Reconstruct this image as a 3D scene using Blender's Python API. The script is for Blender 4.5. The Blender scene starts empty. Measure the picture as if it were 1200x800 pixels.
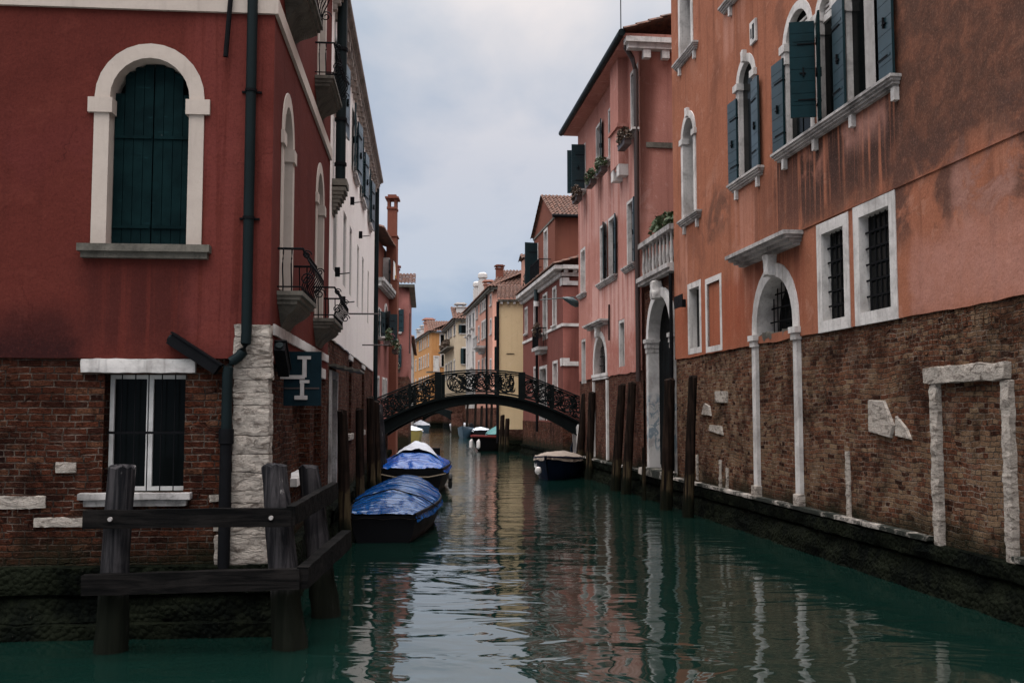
import bpy, bmesh, math, random
from mathutils import Vector, Matrix, noise
R = math.radians
random.seed(7)
sc = bpy.context.scene
COL = sc.collection

# ------------------------------------------------------------------ camera, light, exposure
EYE = 2.4
cam_d = bpy.data.cameras.new('camera'); cam = bpy.data.objects.new('camera', cam_d); COL.objects.link(cam)
cam_d.sensor_width = 36.0; cam_d.lens = 35.0; cam_d.clip_start = 0.1; cam_d.clip_end = 3000
cam.location = (0, 0, EYE); cam.rotation_euler = (R(90 + 4.07), 0, 0)
sc.camera = cam

SUN_EL, SUN_AZ = R(68), R(215)          # azimuth clockwise from +Y
sun_d = bpy.data.lights.new('sun', 'SUN'); sun_d.energy = 0.5; sun_d.angle = R(30); sun_d.color = (1.0, 0.95, 0.88)
sun = bpy.data.objects.new('sun', sun_d); COL.objects.link(sun)
sd = Vector((math.sin(SUN_AZ)*math.cos(SUN_EL), math.cos(SUN_AZ)*math.cos(SUN_EL), math.sin(SUN_EL)))
sun.rotation_euler = sd.to_track_quat('Z', 'Y').to_euler()

world = bpy.data.worlds.new('World'); sc.world = world; world.use_nodes = True
def build_world():
    nt = world.node_tree; N = nt.nodes; L = nt.links
    bg = N['Background']; bg.inputs['Strength'].default_value = 0.1
    sky = N.new('ShaderNodeTexSky'); sky.sky_type = 'NISHITA'; sky.sun_disc = False
    sky.sun_elevation = SUN_EL; sky.sun_rotation = SUN_AZ; sky.dust_density = 2.0
    tc = N.new('ShaderNodeTexCoord')
    sep = N.new('ShaderNodeSeparateXYZ'); L.new(tc.outputs['Generated'], sep.inputs[0])
    zc = N.new('ShaderNodeMath'); zc.operation = 'MAXIMUM'; zc.inputs[1].default_value = 0.0; L.new(sep.outputs['Z'], zc.inputs[0])
    za = N.new('ShaderNodeMath'); za.operation = 'ADD'; za.inputs[1].default_value = 0.16; L.new(zc.outputs[0], za.inputs[0])
    dv = N.new('ShaderNodeVectorMath'); dv.operation = 'DIVIDE'; L.new(tc.outputs['Generated'], dv.inputs[0])
    cz = N.new('ShaderNodeCombineXYZ')
    for i in range(3): L.new(za.outputs[0], cz.inputs[i])
    L.new(cz.outputs[0], dv.inputs[1])
    mp = N.new('ShaderNodeMapping'); mp.inputs['Location'].default_value = (3.1, 1.7, 0); mp.inputs['Scale'].default_value = (1.0, 0.75, 0.0)
    L.new(dv.outputs[0], mp.inputs[0])
    nz = N.new('ShaderNodeTexNoise'); nz.inputs['Scale'].default_value = 1.15; nz.inputs['Detail'].default_value = 9; nz.inputs['Roughness'].default_value = 0.52
    nz.inputs['Distortion'].default_value = 0.25
    L.new(mp.outputs[0], nz.inputs['Vector'])
    cr = N.new('ShaderNodeValToRGB'); cr.color_ramp.elements[0].position = 0.40; cr.color_ramp.elements[1].position = 0.62
    cr.color_ramp.elements[0].color = (4.15, 4.8, 5.65, 1); cr.color_ramp.elements[1].color = (6.9, 6.7, 6.75, 1)
    L.new(nz.outputs[0], cr.inputs[0])
    # overcast sky: blue-grey near the horizon, brighter and whiter towards the zenith
    er = N.new('ShaderNodeValToRGB'); e = er.color_ramp.elements
    e[0].position = 0.0; e[0].color = (0.58, 0.73, 0.88, 1)
    e[1].position = 1.0; e[1].color = (11.0, 10.6, 10.1, 1)
    for p, c in ((0.10, (0.66, 0.78, 0.93, 1)), (0.24, (0.82, 0.865, 0.95, 1)), (0.36, (1.10, 1.07, 1.06, 1)), (0.45, (1.35, 1.28, 1.22, 1)), (0.6, (3.0, 2.9, 2.75, 1)), (0.8, (8.2, 7.9, 7.5, 1))):
        q = e.new(p); q.color = c
    L.new(zc.outputs[0], er.inputs[0])
    mu = N.new('ShaderNodeMix'); mu.data_type = 'RGBA'; mu.blend_type = 'MULTIPLY'; mu.clamp_result = False; mu.inputs[0].default_value = 1
    L.new(cr.outputs[0], mu.inputs[6]); L.new(er.outputs[0], mu.inputs[7])
    mx = N.new('ShaderNodeMix'); mx.data_type = 'RGBA'; mx.inputs[0].default_value = 0.9
    L.new(sky.outputs[0], mx.inputs[6]); L.new(mu.outputs[2], mx.inputs[7])
    L.new(mx.outputs[2], bg.inputs['Color'])
build_world()
vs = sc.view_settings; vs.view_transform = 'Standard'; vs.look = 'None'; vs.exposure = 0.2; vs.gamma = 1.0; vs.use_curve_mapping = False

# ------------------------------------------------------------------ materials
class NT:
    def __init__(s, name):
        s.mat = bpy.data.materials.new(name); s.mat.use_nodes = True
        s.t = s.mat.node_tree; s.N = s.t.nodes; s.L = s.t.links
        s.b = s.N['Principled BSDF']
    def put(s, sock, v):
        if v is None: return
        if hasattr(v, 'is_output'): s.L.new(v, sock)
        elif isinstance(v, (tuple, list)):
            sock.default_value = tuple(v) + (1,) if (sock.type == 'RGBA' and len(v) == 3) else v
        else: sock.default_value = v
    def coord(s, k='Object'): return s.N.new('ShaderNodeTexCoord').outputs[k]
    def vmul(s, v, k):
        n = s.N.new('ShaderNodeVectorMath'); n.operation = 'MULTIPLY'; s.put(n.inputs[0], v); n.inputs[1].default_value = k; return n.outputs[0]
    def vadd(s, v, w):
        n = s.N.new('ShaderNodeVectorMath'); n.operation = 'ADD'; s.put(n.inputs[0], v); s.put(n.inputs[1], w); return n.outputs[0]
    def noise(s, v, scale, detail=5, rough=0.55, dist=0.0, col=False):
        n = s.N.new('ShaderNodeTexNoise'); s.put(n.inputs['Vector'], v)
        n.inputs['Scale'].default_value = scale; n.inputs['Detail'].default_value = detail
        n.inputs['Roughness'].default_value = rough; n.inputs['Distortion'].default_value = dist
        return n.outputs['Color' if col else 0]
    def vor(s, v, scale, feature='F1', out='Distance'):
        n = s.N.new('ShaderNodeTexVoronoi'); n.feature = feature; s.put(n.inputs['Vector'], v); n.inputs['Scale'].default_value = scale; return n.outputs[out]
    def math(s, op, a, b=None, clamp=False):
        n = s.N.new('ShaderNodeMath'); n.operation = op; n.use_clamp = clamp; s.put(n.inputs[0], a); s.put(n.inputs[1], b); return n.outputs[0]
    def ramp(s, f, stops):
        n = s.N.new('ShaderNodeValToRGB'); e = n.color_ramp.elements; s.put(n.inputs[0], f)
        def c4(c): return (c, c, c, 1) if not isinstance(c, (tuple, list)) else tuple(c) + (1,)
        e[0].position, e[0].color = stops[0][0], c4(stops[0][1])
        e[1].position, e[1].color = stops[-1][0], c4(stops[-1][1])
        for p, c in stops[1:-1]:
            q = e.new(p); q.color = c4(c)
        return n.outputs[0]
    def mix(s, f, a, b, mode='MIX'):
        n = s.N.new('ShaderNodeMix'); n.data_type = 'RGBA'; n.blend_type = mode
        s.put(n.inputs[0], f); s.put(n.inputs[6], a); s.put(n.inputs[7], b); return n.outputs[2]
    def mapr(s, v, a, b, c=0.0, d=1.0, smooth=True):
        n = s.N.new('ShaderNodeMapRange'); n.interpolation_type = 'SMOOTHSTEP' if smooth else 'LINEAR'; n.clamp = True if not smooth else n.clamp
        s.put(n.inputs[0], v)
        for i, q in enumerate((a, b, c, d)): n.inputs[i+1].default_value = q
        return n.outputs[0]
    def sep(s, v):
        n = s.N.new('ShaderNodeSeparateXYZ'); s.put(n.inputs[0], v); return n.outputs
    def bump(s, h, strength=0.4, dist=0.02, prev=None):
        n = s.N.new('ShaderNodeBump'); n.inputs['Strength'].default_value = strength; n.inputs['Distance'].default_value = dist
        s.put(n.inputs['Height'], h)
        if prev is not None: s.L.new(prev, n.inputs['Normal'])
        return n.outputs[0]
    def out(s, color=None, rough=None, normal=None, spec=None, metal=None, ior=None):
        s.put(s.b.inputs['Base Color'], color); s.put(s.b.inputs['Roughness'], rough)
        if normal is not None: s.L.new(normal, s.b.inputs['Normal'])
        s.put(s.b.inputs['Specular IOR Level'], spec); s.put(s.b.inputs['Metallic'], metal); s.put(s.b.inputs['IOR'], ior)
        return s.mat
    def boxmask(s, uv, u0, u1, z0, z1, su=0.15, sz=0.3, wob=0.35):
        """soft rectangular mask in wall metres with an uneven edge"""
        n = s.noise(uv, 1.6, 5, 0.6); w = s.math('MULTIPLY', s.math('SUBTRACT', n, 0.5), wob*2)
        o = s.sep(uv); x = s.math('ADD', o[0], w); z = s.math('ADD', o[1], w)
        m = s.mapr(x, u0-su, u0+su); m = s.math('MULTIPLY', m, s.mapr(x, u1-su, u1+su, 1.0, 0.0))
        m = s.math('MULTIPLY', m, s.mapr(z, z0-sz, z0+sz)); return s.math('MULTIPLY', m, s.mapr(z, z1-sz, z1+sz, 1.0, 0.0))

def sc_(c, k): return tuple(x*k for x in c)

def mk_worn():
    n = NT('worn_green_paint'); p = n.coord()
    a = n.noise(p, 4, 6, 0.65, 0.3); c = n.mix(n.mapr(a, 0.35, 0.7), (0.0022, 0.0085, 0.0095), (0.004, 0.015, 0.016))
    ch = n.noise(n.vmul(p, (10, 10, 3.2)), 1.0, 7, 0.75, 0.6); c = n.mix(n.math('MULTIPLY', n.mapr(ch, 0.68, 0.73), 0.5), c, (0.20, 0.19, 0.18))
    ed = n.noise(n.vmul(p, (3, 3, 22)), 1.0, 4, 0.6); c = n.mix(n.math('MULTIPLY', n.mapr(ed, 0.66, 0.72), 0.35), c, (0.02, 0.06, 0.065))
    return n.out(c, 0.55, n.bump(a, 0.2, 0.01), 0.03)

def plaster(name, base, light, dark, stains=(), var=0.5, low=None, streak=0.5):
    n = NT(name); p = n.coord(); uv = n.coord('UV')
    big = n.noise(p, 0.42, 7, 0.6, 0.4)
    c = n.ramp(big, [(0.28, dark), (0.46, base), (0.58, base), (0.78, light)])
    c = n.mix(1-var, c, base)
    med = n.noise(n.vadd(p, (9, 4, 2)), 2.2, 6, 0.65, 0.8)
    c = n.mix(n.math('MULTIPLY', n.mapr(med, 0.585, 0.63), 0.35), c, light)
    st = n.noise(n.vmul(p, (5.5, 5.5, 0.32)), 1.0, 5, 0.6, 0.2)
    c = n.mix(n.math('MULTIPLY', n.mapr(st, 0.5, 0.72), streak), c, sc_(dark, 0.8))
    st2 = n.noise(n.vmul(n.vadd(p, (3, 8, 1)), (9, 9, 0.4)), 1.0, 4, 0.6, 0.2)
    c = n.mix(n.math('MULTIPLY', n.mapr(st2, 0.56, 0.75), streak*0.5), c, light)
    for (u0, u1, z0, z1, col, k, mode) in stains:
        m = n.boxmask(uv, u0, u1, z0, z1)
        if mode == 'streak':
            s = n.noise(n.vmul(uv, (7.5, 0.28, 1)), 1.0, 5, 0.62, 0.25)
            m = n.math('MULTIPLY', m, n.mapr(s, 0.37, 0.53))
        elif mode == 'plain':
            s = n.noise(uv, 2.6, 8, 0.72, 0.5); m = n.math('MULTIPLY', m, n.mapr(s, 0.30, 0.60, 0.60, 1.0))
        elif mode == 'patch':
            s = n.noise(uv, 1.1, 7, 0.66, 0.6); m = n.math('MULTIPLY', m, n.mapr(s, 0.42, 0.56))
        elif mode == 'drip':
            s = n.noise(n.vmul(uv, (3.2, 0.18, 1)), 1.0, 3, 0.5, 0.2); m = n.math('MULTIPLY', m, n.mapr(s, 0.36, 0.62))
        c = n.mix(n.math('MULTIPLY', m, k), c, col)
    fine = n.noise(p, 26, 4, 0.7)
    c = n.mix(n.math('MULTIPLY', n.mapr(fine, 0.35, 0.75), 0.22), c, sc_(dark, 0.9))
    gr = n.noise(n.vmul(p, (1, 1, 0.6)), 55, 3, 0.8)
    c = n.mix(n.math('MULTIPLY', n.mapr(gr, 0.50, 0.68), 0.30), c, sc_(dark, 0.6)); c = n.mix(n.math('MULTIPLY', n.mapr(gr, 0.48, 0.34), 0.22), c, light)
    # hairline cracks
    cr = n.vor(n.vadd(n.vmul(p, (1, 1, 0.8)), n.vmul(n.noise(p, 1.5, 4, 0.6, 0, True), (0.9, 0.9, 0.9))), 0.55, 'DISTANCE_TO_EDGE')
    c = n.mix(n.math('MULTIPLY', n.mapr(cr, 0.0, 0.006, 1, 0), n.math('MULTIPLY', n.mapr(big, 0.5, 0.6), 0.45)), c, sc_(dark, 0.45))
    h = n.math('ADD', n.math('MULTIPLY', n.noise(p, 3.0, 6, 0.6), 1.0), n.math('MULTIPLY', fine, 0.35))
    return n.out(c, n.mapr(big, 0.3, 0.7, 0.95, 0.8), n.bump(h, 0.5, 0.03), 0.04)

def brick(name, cols, mortar, row=0.072, width=0.25, msize=0.010, algae=None, pale=0.35, bumpk=1.0, seed=0, tan=None, warp=0.022):
    n = NT(name); uv = n.coord('UV')
    w = n.vadd(n.vmul(n.noise(uv, 0.8, 3, 0.5, 0, True), (0.05, warp*3.0, 0)), n.vmul(n.noise(uv, 5.0, 3, 0.55, 0, True), (warp*1.6, warp*0.9, 0)))
    w = n.vadd(w, n.vmul(n.noise(uv, 19, 3, 0.6, 0, True), (0.022, 0.016, 0)))
    def bt(off, wd, rw):
        v = n.vadd(n.vadd(uv, w), (off*1.37, off*0.53, 0))
        b = n.N.new('ShaderNodeTexBrick'); n.put(b.inputs['Vector'], v)
        b.inputs['Color1'].default_value = (0, 0, 0, 1); b.inputs['Color2'].default_value = (1, 1, 1, 1); b.inputs['Mortar'].default_value = (0.5, 0.5, 0.5, 1)
        b.inputs['Scale'].default_value = 1; b.inputs['Mortar Size'].default_value = msize; b.inputs['Mortar Smooth'].default_value = 0.6
        b.inputs['Bias'].default_value = 0.0; b.inputs['Brick Width'].default_value = wd; b.inputs['Row Height'].default_value = rw
        b.offset = 0.5; b.squash = 0.55; b.squash_frequency = 3
        return b.outputs['Color'], b.outputs['Fac']
    c1, f1 = bt(seed, width, row); c2, f2 = bt(seed+3.3, width*0.82, row*0.91)
    zone = n.mapr(n.noise(n.vadd(uv, (seed*5.1, 2.2, 0)), 0.75, 4, 0.6, 0.6), 0.49, 0.51)
    bc = n.mix(zone, c1, c2); mf = n.math('ADD', n.math('MULTIPLY', f1, n.math('SUBTRACT', 1.0, zone)), n.math('MULTIPLY', f2, zone))
    k = len(cols); fn = n.noise(uv, 24, 6, 0.75); md = n.noise(uv, 9, 5, 0.7, 0.5)
    bcv = n.math('ADD', bc, n.math('MULTIPLY', n.math('SUBTRACT', md, 0.5), 0.5))
    c = n.ramp(bcv, [(i/(k-1), q) for i, q in enumerate(cols)])
    c = n.mix(n.math('MULTIPLY', n.mapr(fn, 0.38, 0.66), 0.7), c, sc_(cols[0], 0.7))
    big = n.noise(n.vadd(uv, (seed*3.1, seed*7.7, 0)), 0.55, 6, 0.62, 0.5)
    if tan: c = n.mix(n.math('MULTIPLY', n.mapr(n.math('ADD', big, n.math('MULTIPLY', n.math('SUBTRACT', bc, 0.5), 0.35)), 0.48, 0.58), 0.72), c, n.mix(fn, sc_(tan, 0.40), tan))
    rz = n.noise(n.vadd(uv, (seed*2.3+5, 4.1, 0)), 0.7, 7, 0.68, 0.6); c = n.mix(n.math('MULTIPLY', n.mapr(rz, 0.50, 0.60), 0.55), c, n.mix(n.math('ADD', fn, n.math('MULTIPLY', n.math('SUBTRACT', bc, 0.5), 0.4)), sc_(cols[1], 0.35), sc_(cols[1], 1.05)))
    mn = n.noise(uv, 3.2, 6, 0.72)
    mcol = n.mix(n.mapr(mn, 0.42, 0.64), sc_(mortar, 0.16), sc_(mortar, 0.85))
    mk = n.math('MULTIPLY', mf, n.mapr(n.noise(n.vadd(uv, (7, 3, 0)), 6.0, 5, 0.7), 0.30, 0.52, 0.35, 1.0))
    c = n.mix(mk, c, mcol)
    sm = n.noise(n.vadd(uv, (4.4, seed, 0)), 1.5, 9, 0.76, 0.7)
    c = n.mix(n.math('MULTIPLY', n.mapr(sm, 0.54, 0.70), pale), c, n.mix(fn, sc_(mortar, 0.6), mortar))
    dk = n.noise(n.vadd(uv, (1.4, 8.2+seed, 0)), 0.9, 8, 0.74, 0.5)
    c = n.mix(n.math('MULTIPLY', n.mapr(dk, 0.47, 0.63), 0.68), c, sc_(cols[0], 0.35))
    hole = n.noise(uv, 8.5, 6, 0.74, 0.9)
    c = n.mix(n.math('MULTIPLY', n.mapr(hole, 0.60, 0.68), 0.8), c, sc_(cols[0], 0.22))
    if algae is not None:
        z = n.sep(uv)[1]; zz = n.math('ADD', z, n.math('MULTIPLY', n.math('SUBTRACT', n.noise(uv, 1.8, 6, 0.65), 0.5), 0.9))
        al = n.mapr(zz, algae-0.15, algae+0.35, 1.0, 0.0)
        c = n.mix(n.math('MULTIPLY', al, 0.85), c, n.mix(fn, (0.005, 0.008, 0.006), (0.026, 0.030, 0.015)))
    h = n.math('SUBTRACT', n.math('ADD', n.math('MULTIPLY', fn, 0.5), n.math('MULTIPLY', md, 0.9)), n.math('MULTIPLY', mf, 1.0))
    h = n.math('SUBTRACT', h, n.math('MULTIPLY', n.mapr(hole, 0.58, 0.70), 1.1))
    h = n.math('ADD', h, n.math('MULTIPLY', bc, 0.55))
    g2 = n.noise(n.vmul(uv, (0.55, 1.6, 1)), 30, 4, 0.75); h = n.math('ADD', h, n.math('MULTIPLY', n.math('SUBTRACT', g2, 0.5), 0.9))
    c = n.mix(n.math('MULTIPLY', n.mapr(g2, 0.60, 0.72), 0.55), c, mortar)
    c = n.mix(n.math('MULTIPLY', n.mapr(g2, 0.44, 0.33), 0.75), c, sc_(cols[0], 0.18))
    return n.out(c, 0.92, n.bump(h, bumpk, 0.10), 0.03)

def stone(name, base, dark, k=0.5, bs=0.5, scale=1.0):
    n = NT(name); p = n.coord()
    a = n.noise(p, 1.7*scale, 7, 0.65, 0.4); f = n.noise(p, 19*scale, 5, 0.7)
    c = n.mix(n.math('MULTIPLY', n.mapr(a, 0.42, 0.68), k), base, dark)
    c = n.mix(n.math('MULTIPLY', n.mapr(f, 0.5, 0.75), k*0.8), c, dark)
    st = n.noise(n.vmul(p, (8, 8, 0.7)), 1.0, 4, 0.6, 0.3)
    c = n.mix(n.math('MULTIPLY', n.mapr(st, 0.52, 0.72), k*0.7), c, sc_(dark, 0.7))
    return n.out(c, 0.8, n.bump(n.math('ADD', n.math('MULTIPLY', f, 0.6), n.noise(p, 6*scale, 5, 0.6)), bs, 0.015), 0.15)

def worn_stone(name, base, dark):
    n = NT(name); p = n.coord()
    q = n.vmul(p, (1, 1, 2.6))
    a = n.noise(q, 5, 8, 0.7, 0.8); f = n.noise(p, 24, 5, 0.7)
    c = n.mix(n.mapr(a, 0.46, 0.66), base, dark); c = n.mix(n.math('MULTIPLY', n.mapr(f, 0.5, 0.7), 0.5), c, sc_(dark, 0.6))
    return n.out(c, 0.9, n.bump(n.math('ADD', a, n.math('MULTIPLY', f, 0.35)), 1.0, 0.07), 0.1)

def simple(name, col, rough=0.6, spec=0.4, metal=0.0, var=0.35, scale=6.0, bs=0.15, dark=None):
    n = NT(name); p = n.coord()
    a = n.noise(p, scale, 6, 0.65, 0.3)
    c = n.mix(n.math('MULTIPLY', n.mapr(a, 0.35, 0.7), var), col, dark or sc_(col, 0.35))
    return n.out(c, n.mapr(a, 0.3, 0.7, rough*0.85, min(1, rough*1.15)), n.bump(a, bs, 0.01), spec, metal)

def wood(name, col, dark, rough=0.8, along=2, pale=None, algae=None, band=False):
    n = NT(name); p = n.coord(); k = [14, 14, 14]; k[along] = 0.9
    g = n.noise(n.vmul(p, tuple(k)), 1.0, 6, 0.65, 0.6); b = n.noise(p, 1.6, 5, 0.6, 0.5)
    c = n.mix(n.mapr(g, 0.36, 0.64), dark, col); c = n.mix(n.math('MULTIPLY', n.mapr(b, 0.42, 0.66), 0.6), c, dark)
    if pale:
        s = n.noise(n.vmul(p, (9, 9, 1.1)), 1.0, 6, 0.7, 0.9); c = n.mix(n.math('MULTIPLY', n.mapr(s, 0.60, 0.68), 0.8), c, pale)
    if band:
        zq = n.math('ADD', n.sep(p)[2], n.math('MULTIPLY', n.math('SUBTRACT', n.noise(p, 5, 5, 0.6), 0.5), 0.4))
        c = n.mix(n.math('MULTIPLY', n.math('MULTIPLY', n.mapr(zq, 0.98, 1.04, 1, 0), n.mapr(g, 0.42, 0.62)), 0.7), c, (0.075, 0.056, 0.030))
    if algae is not None:
        z = n.sep(p)[2]; zz = n.math('ADD', z, n.math('MULTIPLY', n.math('SUBTRACT', n.noise(p, 3, 5, 0.6), 0.5), 0.5))
        c = n.mix(n.mapr(zz, algae-0.12, algae+0.12, 0.93, 0.0), c, n.mix(g, (0.003, 0.004, 0.0035), (0.010, 0.011, 0.006)))
    return n.out(c, rough, n.bump(n.math('ADD', g, n.math('MULTIPLY', n.noise(p, 30, 4, 0.6), 0.3)), 0.7, 0.015), 0.02)

M = {}
M['red'] = plaster('red_plaster', (0.096, 0.0215, 0.0160), (0.125, 0.031, 0.0225), (0.058, 0.0138, 0.0115),
    stains=[(-3.8, -2.0, 2.75, 3.42, (0.022, 0.008, 0.008), 0.95, 'solid'), (-1.9, -0.9, 4.9, 6.9, (0.085, 0.02, 0.016), .3, 'patch'), (-2.0, -0.8, 3.1, 4.1, (0.050, 0.014, 0.012), 0.75, 'streak'),
            (-5, 0, 4.9, 5.6, (0.10, 0.022, 0.020), 0.5, 'patch'), (-1.0, 0.6, 3.0, 3.6, (0.07, 0.018, 0.016), 0.7, 'patch'), (-0.9, 0.0, 3.0, 7, (0.20, 0.05, 0.042), 0.35, 'streak')], streak=0.28, var=0.8)
M['orange'] = plaster('orange_plaster', (0.300, 0.112, 0.064), (0.410, 0.200, 0.138), (0.150, 0.058, 0.037),
    stains=[(-5.3, -0.6, 6.25, 7.25, (0.020, 0.016, 0.015), 0.95, 'streak'), (-5.2, -0.8, 5.75, 6.6, (0.032, 0.022, 0.020), 0.90, 'streak'), (-5.2, -0.7, 5.6, 6.4, (0.06, 0.034, 0.027), 0.6, 'patch'),
            (-0.7, 3, 5.8, 9.2, (0.040, 0.026, 0.021), 0.88, 'plain'), (-0.9, 2.6, 4.8, 6.2, (0.065, 0.036, 0.029), 0.85, 'patch'), (-5.2, -1.5, 9.2, 11.5, (0.14, 0.06, 0.04), 0.6, 'patch'),
            (-0.4, 3, 3.7, 4.75, (0.390, 0.190, 0.150), 0.70, 'plain'), (0.7, 2.0, 4.8, 5.7, (0.40, 0.20, 0.155), 0.65, 'patch'),
            (-2.4, -1.0, 6.6, 7.15, (0.42, 0.21, 0.165), 0.75, 'plain'), (-4.1, -3.1, 6.5, 7.1, (0.40, 0.17, 0.12), 0.6, 'patch'),
            (-7.6, -6.4, 4.6, 7.1, (0.42, 0.20, 0.145), 0.7, 'drip'), (-12.1, -10.6, 5.3, 7.05, (0.45, 0.22, 0.16), 0.7, 'drip'), (-8.4, -6.8, 10.2, 11.4, (0.45, 0.22, 0.16), 0.7, 'drip'),
            (-9.8, -8.0, 6.4, 7.4, (0.085, 0.046, 0.034), 0.75, 'patch'), (-8.3, -4.0, 4.0, 5.3, (0.24, 0.060, 0.032), 0.5, 'streak'),
            (-6.5, -4.2, 5.0, 7.0, (0.12, 0.05, 0.035), 0.6, 'streak'), (-12.2, -7, 3.7, 5.2, (0.30, 0.075, 0.036), 0.55, 'plain'),
            (-12.0, -9.0, 5.6, 6.8, (0.15, 0.06, 0.04), 0.5, 'patch')], var=0.85)
M['pink'] = plaster('pink_plaster', (0.375, 0.165, 0.130), (0.530, 0.305, 0.260), (0.235, 0.092, 0.072),
    stains=[(-7.3, -0.3, 4.8, 7.0, (0.60, 0.38, 0.335), 0.7, 'drip'), (-9.8, -0.3, 8.6, 11, (0.56, 0.34, 0.295), 0.55, 'drip'), (-10.1, -0.3, 3.4, 5.0, (0.30, 0.100, 0.076), 0.6, 'patch')], var=0.8)
M['rust'] = plaster('rust_plaster', (0.170, 0.062, 0.042), (0.21, 0.085, 0.06), (0.115, 0.042, 0.03), streak=0.3)
M['maroon'] = plaster('maroon_plaster', (0.150, 0.054, 0.043), (0.19, 0.075, 0.06), (0.100, 0.036, 0.03), streak=0.45)
M['yellow'] = plaster('yellow_plaster', (0.60, 0.44, 0.26), (0.64, 0.49, 0.31), (0.50, 0.36, 0.21), streak=0.2)
M['salmon'] = plaster('salmon_plaster', (0.42, 0.21, 0.155), (0.50, 0.30, 0.235), (0.33, 0.15, 0.11))
M['white'] = plaster('white_plaster', (0.78, 0.71, 0.66), (0.82, 0.75, 0.71), (0.62, 0.54, 0.50), streak=0.35)
M['grey_pl'] = plaster('grey_plaster', (0.50, 0.46, 0.43), (0.58, 0.54, 0.51), (0.36, 0.33, 0.31), streak=0.45)
M['cream'] = plaster('cream_plaster', (0.47, 0.37, 0.26), (0.54, 0.45, 0.34), (0.36, 0.28, 0.20))
M['ochre'] = plaster('ochre_plaster', (0.42, 0.205, 0.08), (0.48, 0.26, 0.12), (0.32, 0.14, 0.055))
M['rose'] = plaster('rose_plaster', (0.24, 0.095, 0.080), (0.30, 0.135, 0.115), (0.17, 0.062, 0.052), streak=0.35)
M['brick_red'] = brick('red_brick', [(0.024, 0.010, 0.008), (0.105, 0.032, 0.018), (0.170, 0.052, 0.027), (0.062, 0.021, 0.014), (0.22, 0.094, 0.052)], (0.27, 0.205, 0.165), row=0.074, algae=0.82, pale=0.28, seed=1)
M['brick_brown'] = brick('brown_brick', [(0.035, 0.015, 0.010), (0.205, 0.076, 0.042), (0.300, 0.140, 0.078), (0.095, 0.037, 0.023), (0.225, 0.086, 0.048), (0.450, 0.290, 0.175)], (0.42, 0.32, 0.25), row=0.076, algae=0.80, pale=0.42, seed=2, tan=(0.37, 0.235, 0.14), warp=0.06)
M['brick_far'] = brick('old_brick', [(0.075, 0.026, 0.018), (0.15, 0.055, 0.036), (0.20, 0.085, 0.055), (0.115, 0.045, 0.03), (0.25, 0.14, 0.10)], (0.26, 0.20, 0.165), row=0.085, algae=0.85, pale=0.45, seed=4)
M['istria'] = stone('istrian_stone', (0.55, 0.51, 0.48), (0.17, 0.148, 0.135), 0.55)
M['istria_soot'] = stone('sooty_stone', (0.40, 0.37, 0.35), (0.07, 0.062, 0.058), 0.75)
M['trim'] = stone('cream_trim', (0.43, 0.357, 0.305), (0.30, 0.245, 0.21), 0.35, 0.2)
M['rubble'] = worn_stone('worn_white_stone', (0.42, 0.362, 0.31), (0.12, 0.095, 0.078))
M['slab'] = stone('mossy_slab', (0.13, 0.115, 0.095), (0.035, 0.032, 0.026), 0.7, 0.8)
M['eave'] = stone('old_eave_stone', (0.34, 0.29, 0.255), (0.12, 0.10, 0.088), 0.6, 0.6)
M['shutter'] = simple('dark_green_paint', (0.005, 0.024, 0.029), 0.42, 0.10, var=0.5, scale=3.0)
M['shutter_worn'] = mk_worn()
M['shutter_gloss'] = simple('glossy_green_paint', (0.005, 0.022, 0.027), 0.32, 0.42, var=0.4, scale=3.0, bs=0.05)
M['iron'] = simple('black_iron', (0.007, 0.007, 0.008), 0.55, 0.04, var=0.4, scale=9)
M['bridge'] = simple('dark_bridge_iron', (0.006, 0.008, 0.008), 0.55, 0.04, var=0.5, scale=3)
M['pipe'] = simple('dark_pipe', (0.007, 0.012, 0.013), 0.45, 0.08, var=0.35, scale=3)
M['pipe_brown'] = simple('brown_pipe', (0.035, 0.019, 0.016), 0.5, 0.4)
M['glass'] = simple('dark_glass', (0.004, 0.005, 0.005), 0.15, 0.06, var=0.3, scale=1.5, bs=0.03)
M['dark'] = simple('dark_interior', (0.004, 0.004, 0.004), 0.9, 0.05)
M['curtain'] = simple('pale_curtain', (0.36, 0.33, 0.31), 0.9, 0.1, scale=5)
M['frame_white'] = simple('white_window_paint', (0.60, 0.57, 0.54), 0.55, 0.4, var=0.3)
M['panel'] = simple('sign_panel', (0.004, 0.013, 0.018), 0.45, 0.06)
M['alu'] = simple('dull_metal', (0.36, 0.32, 0.30), 0.5, 0.5, metal=0.3, var=0.3)
M['tile'] = simple('roof_tile', (0.15, 0.075, 0.053), 0.9, 0.1, var=0.9, scale=5.0, bs=0.5, dark=(0.055, 0.046, 0.042))
M['pile'] = wood('mooring_timber', (0.026, 0.016, 0.012), (0.005, 0.004, 0.0035), algae=0.42, band=True)
M['pile_grey'] = wood('grey_timber', (0.048, 0.043, 0.044), (0.009, 0.009, 0.010), pale=(0.24, 0.22, 0.21), algae=0.62)
M['beam'] = wood('dark_beam', (0.013, 0.0112, 0.0104), (0.003, 0.003, 0.003), along=0, rough=0.7)
M['door_wood'] = wood('dark_door', (0.010, 0.012, 0.013), (0.004, 0.004, 0.004))
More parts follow.
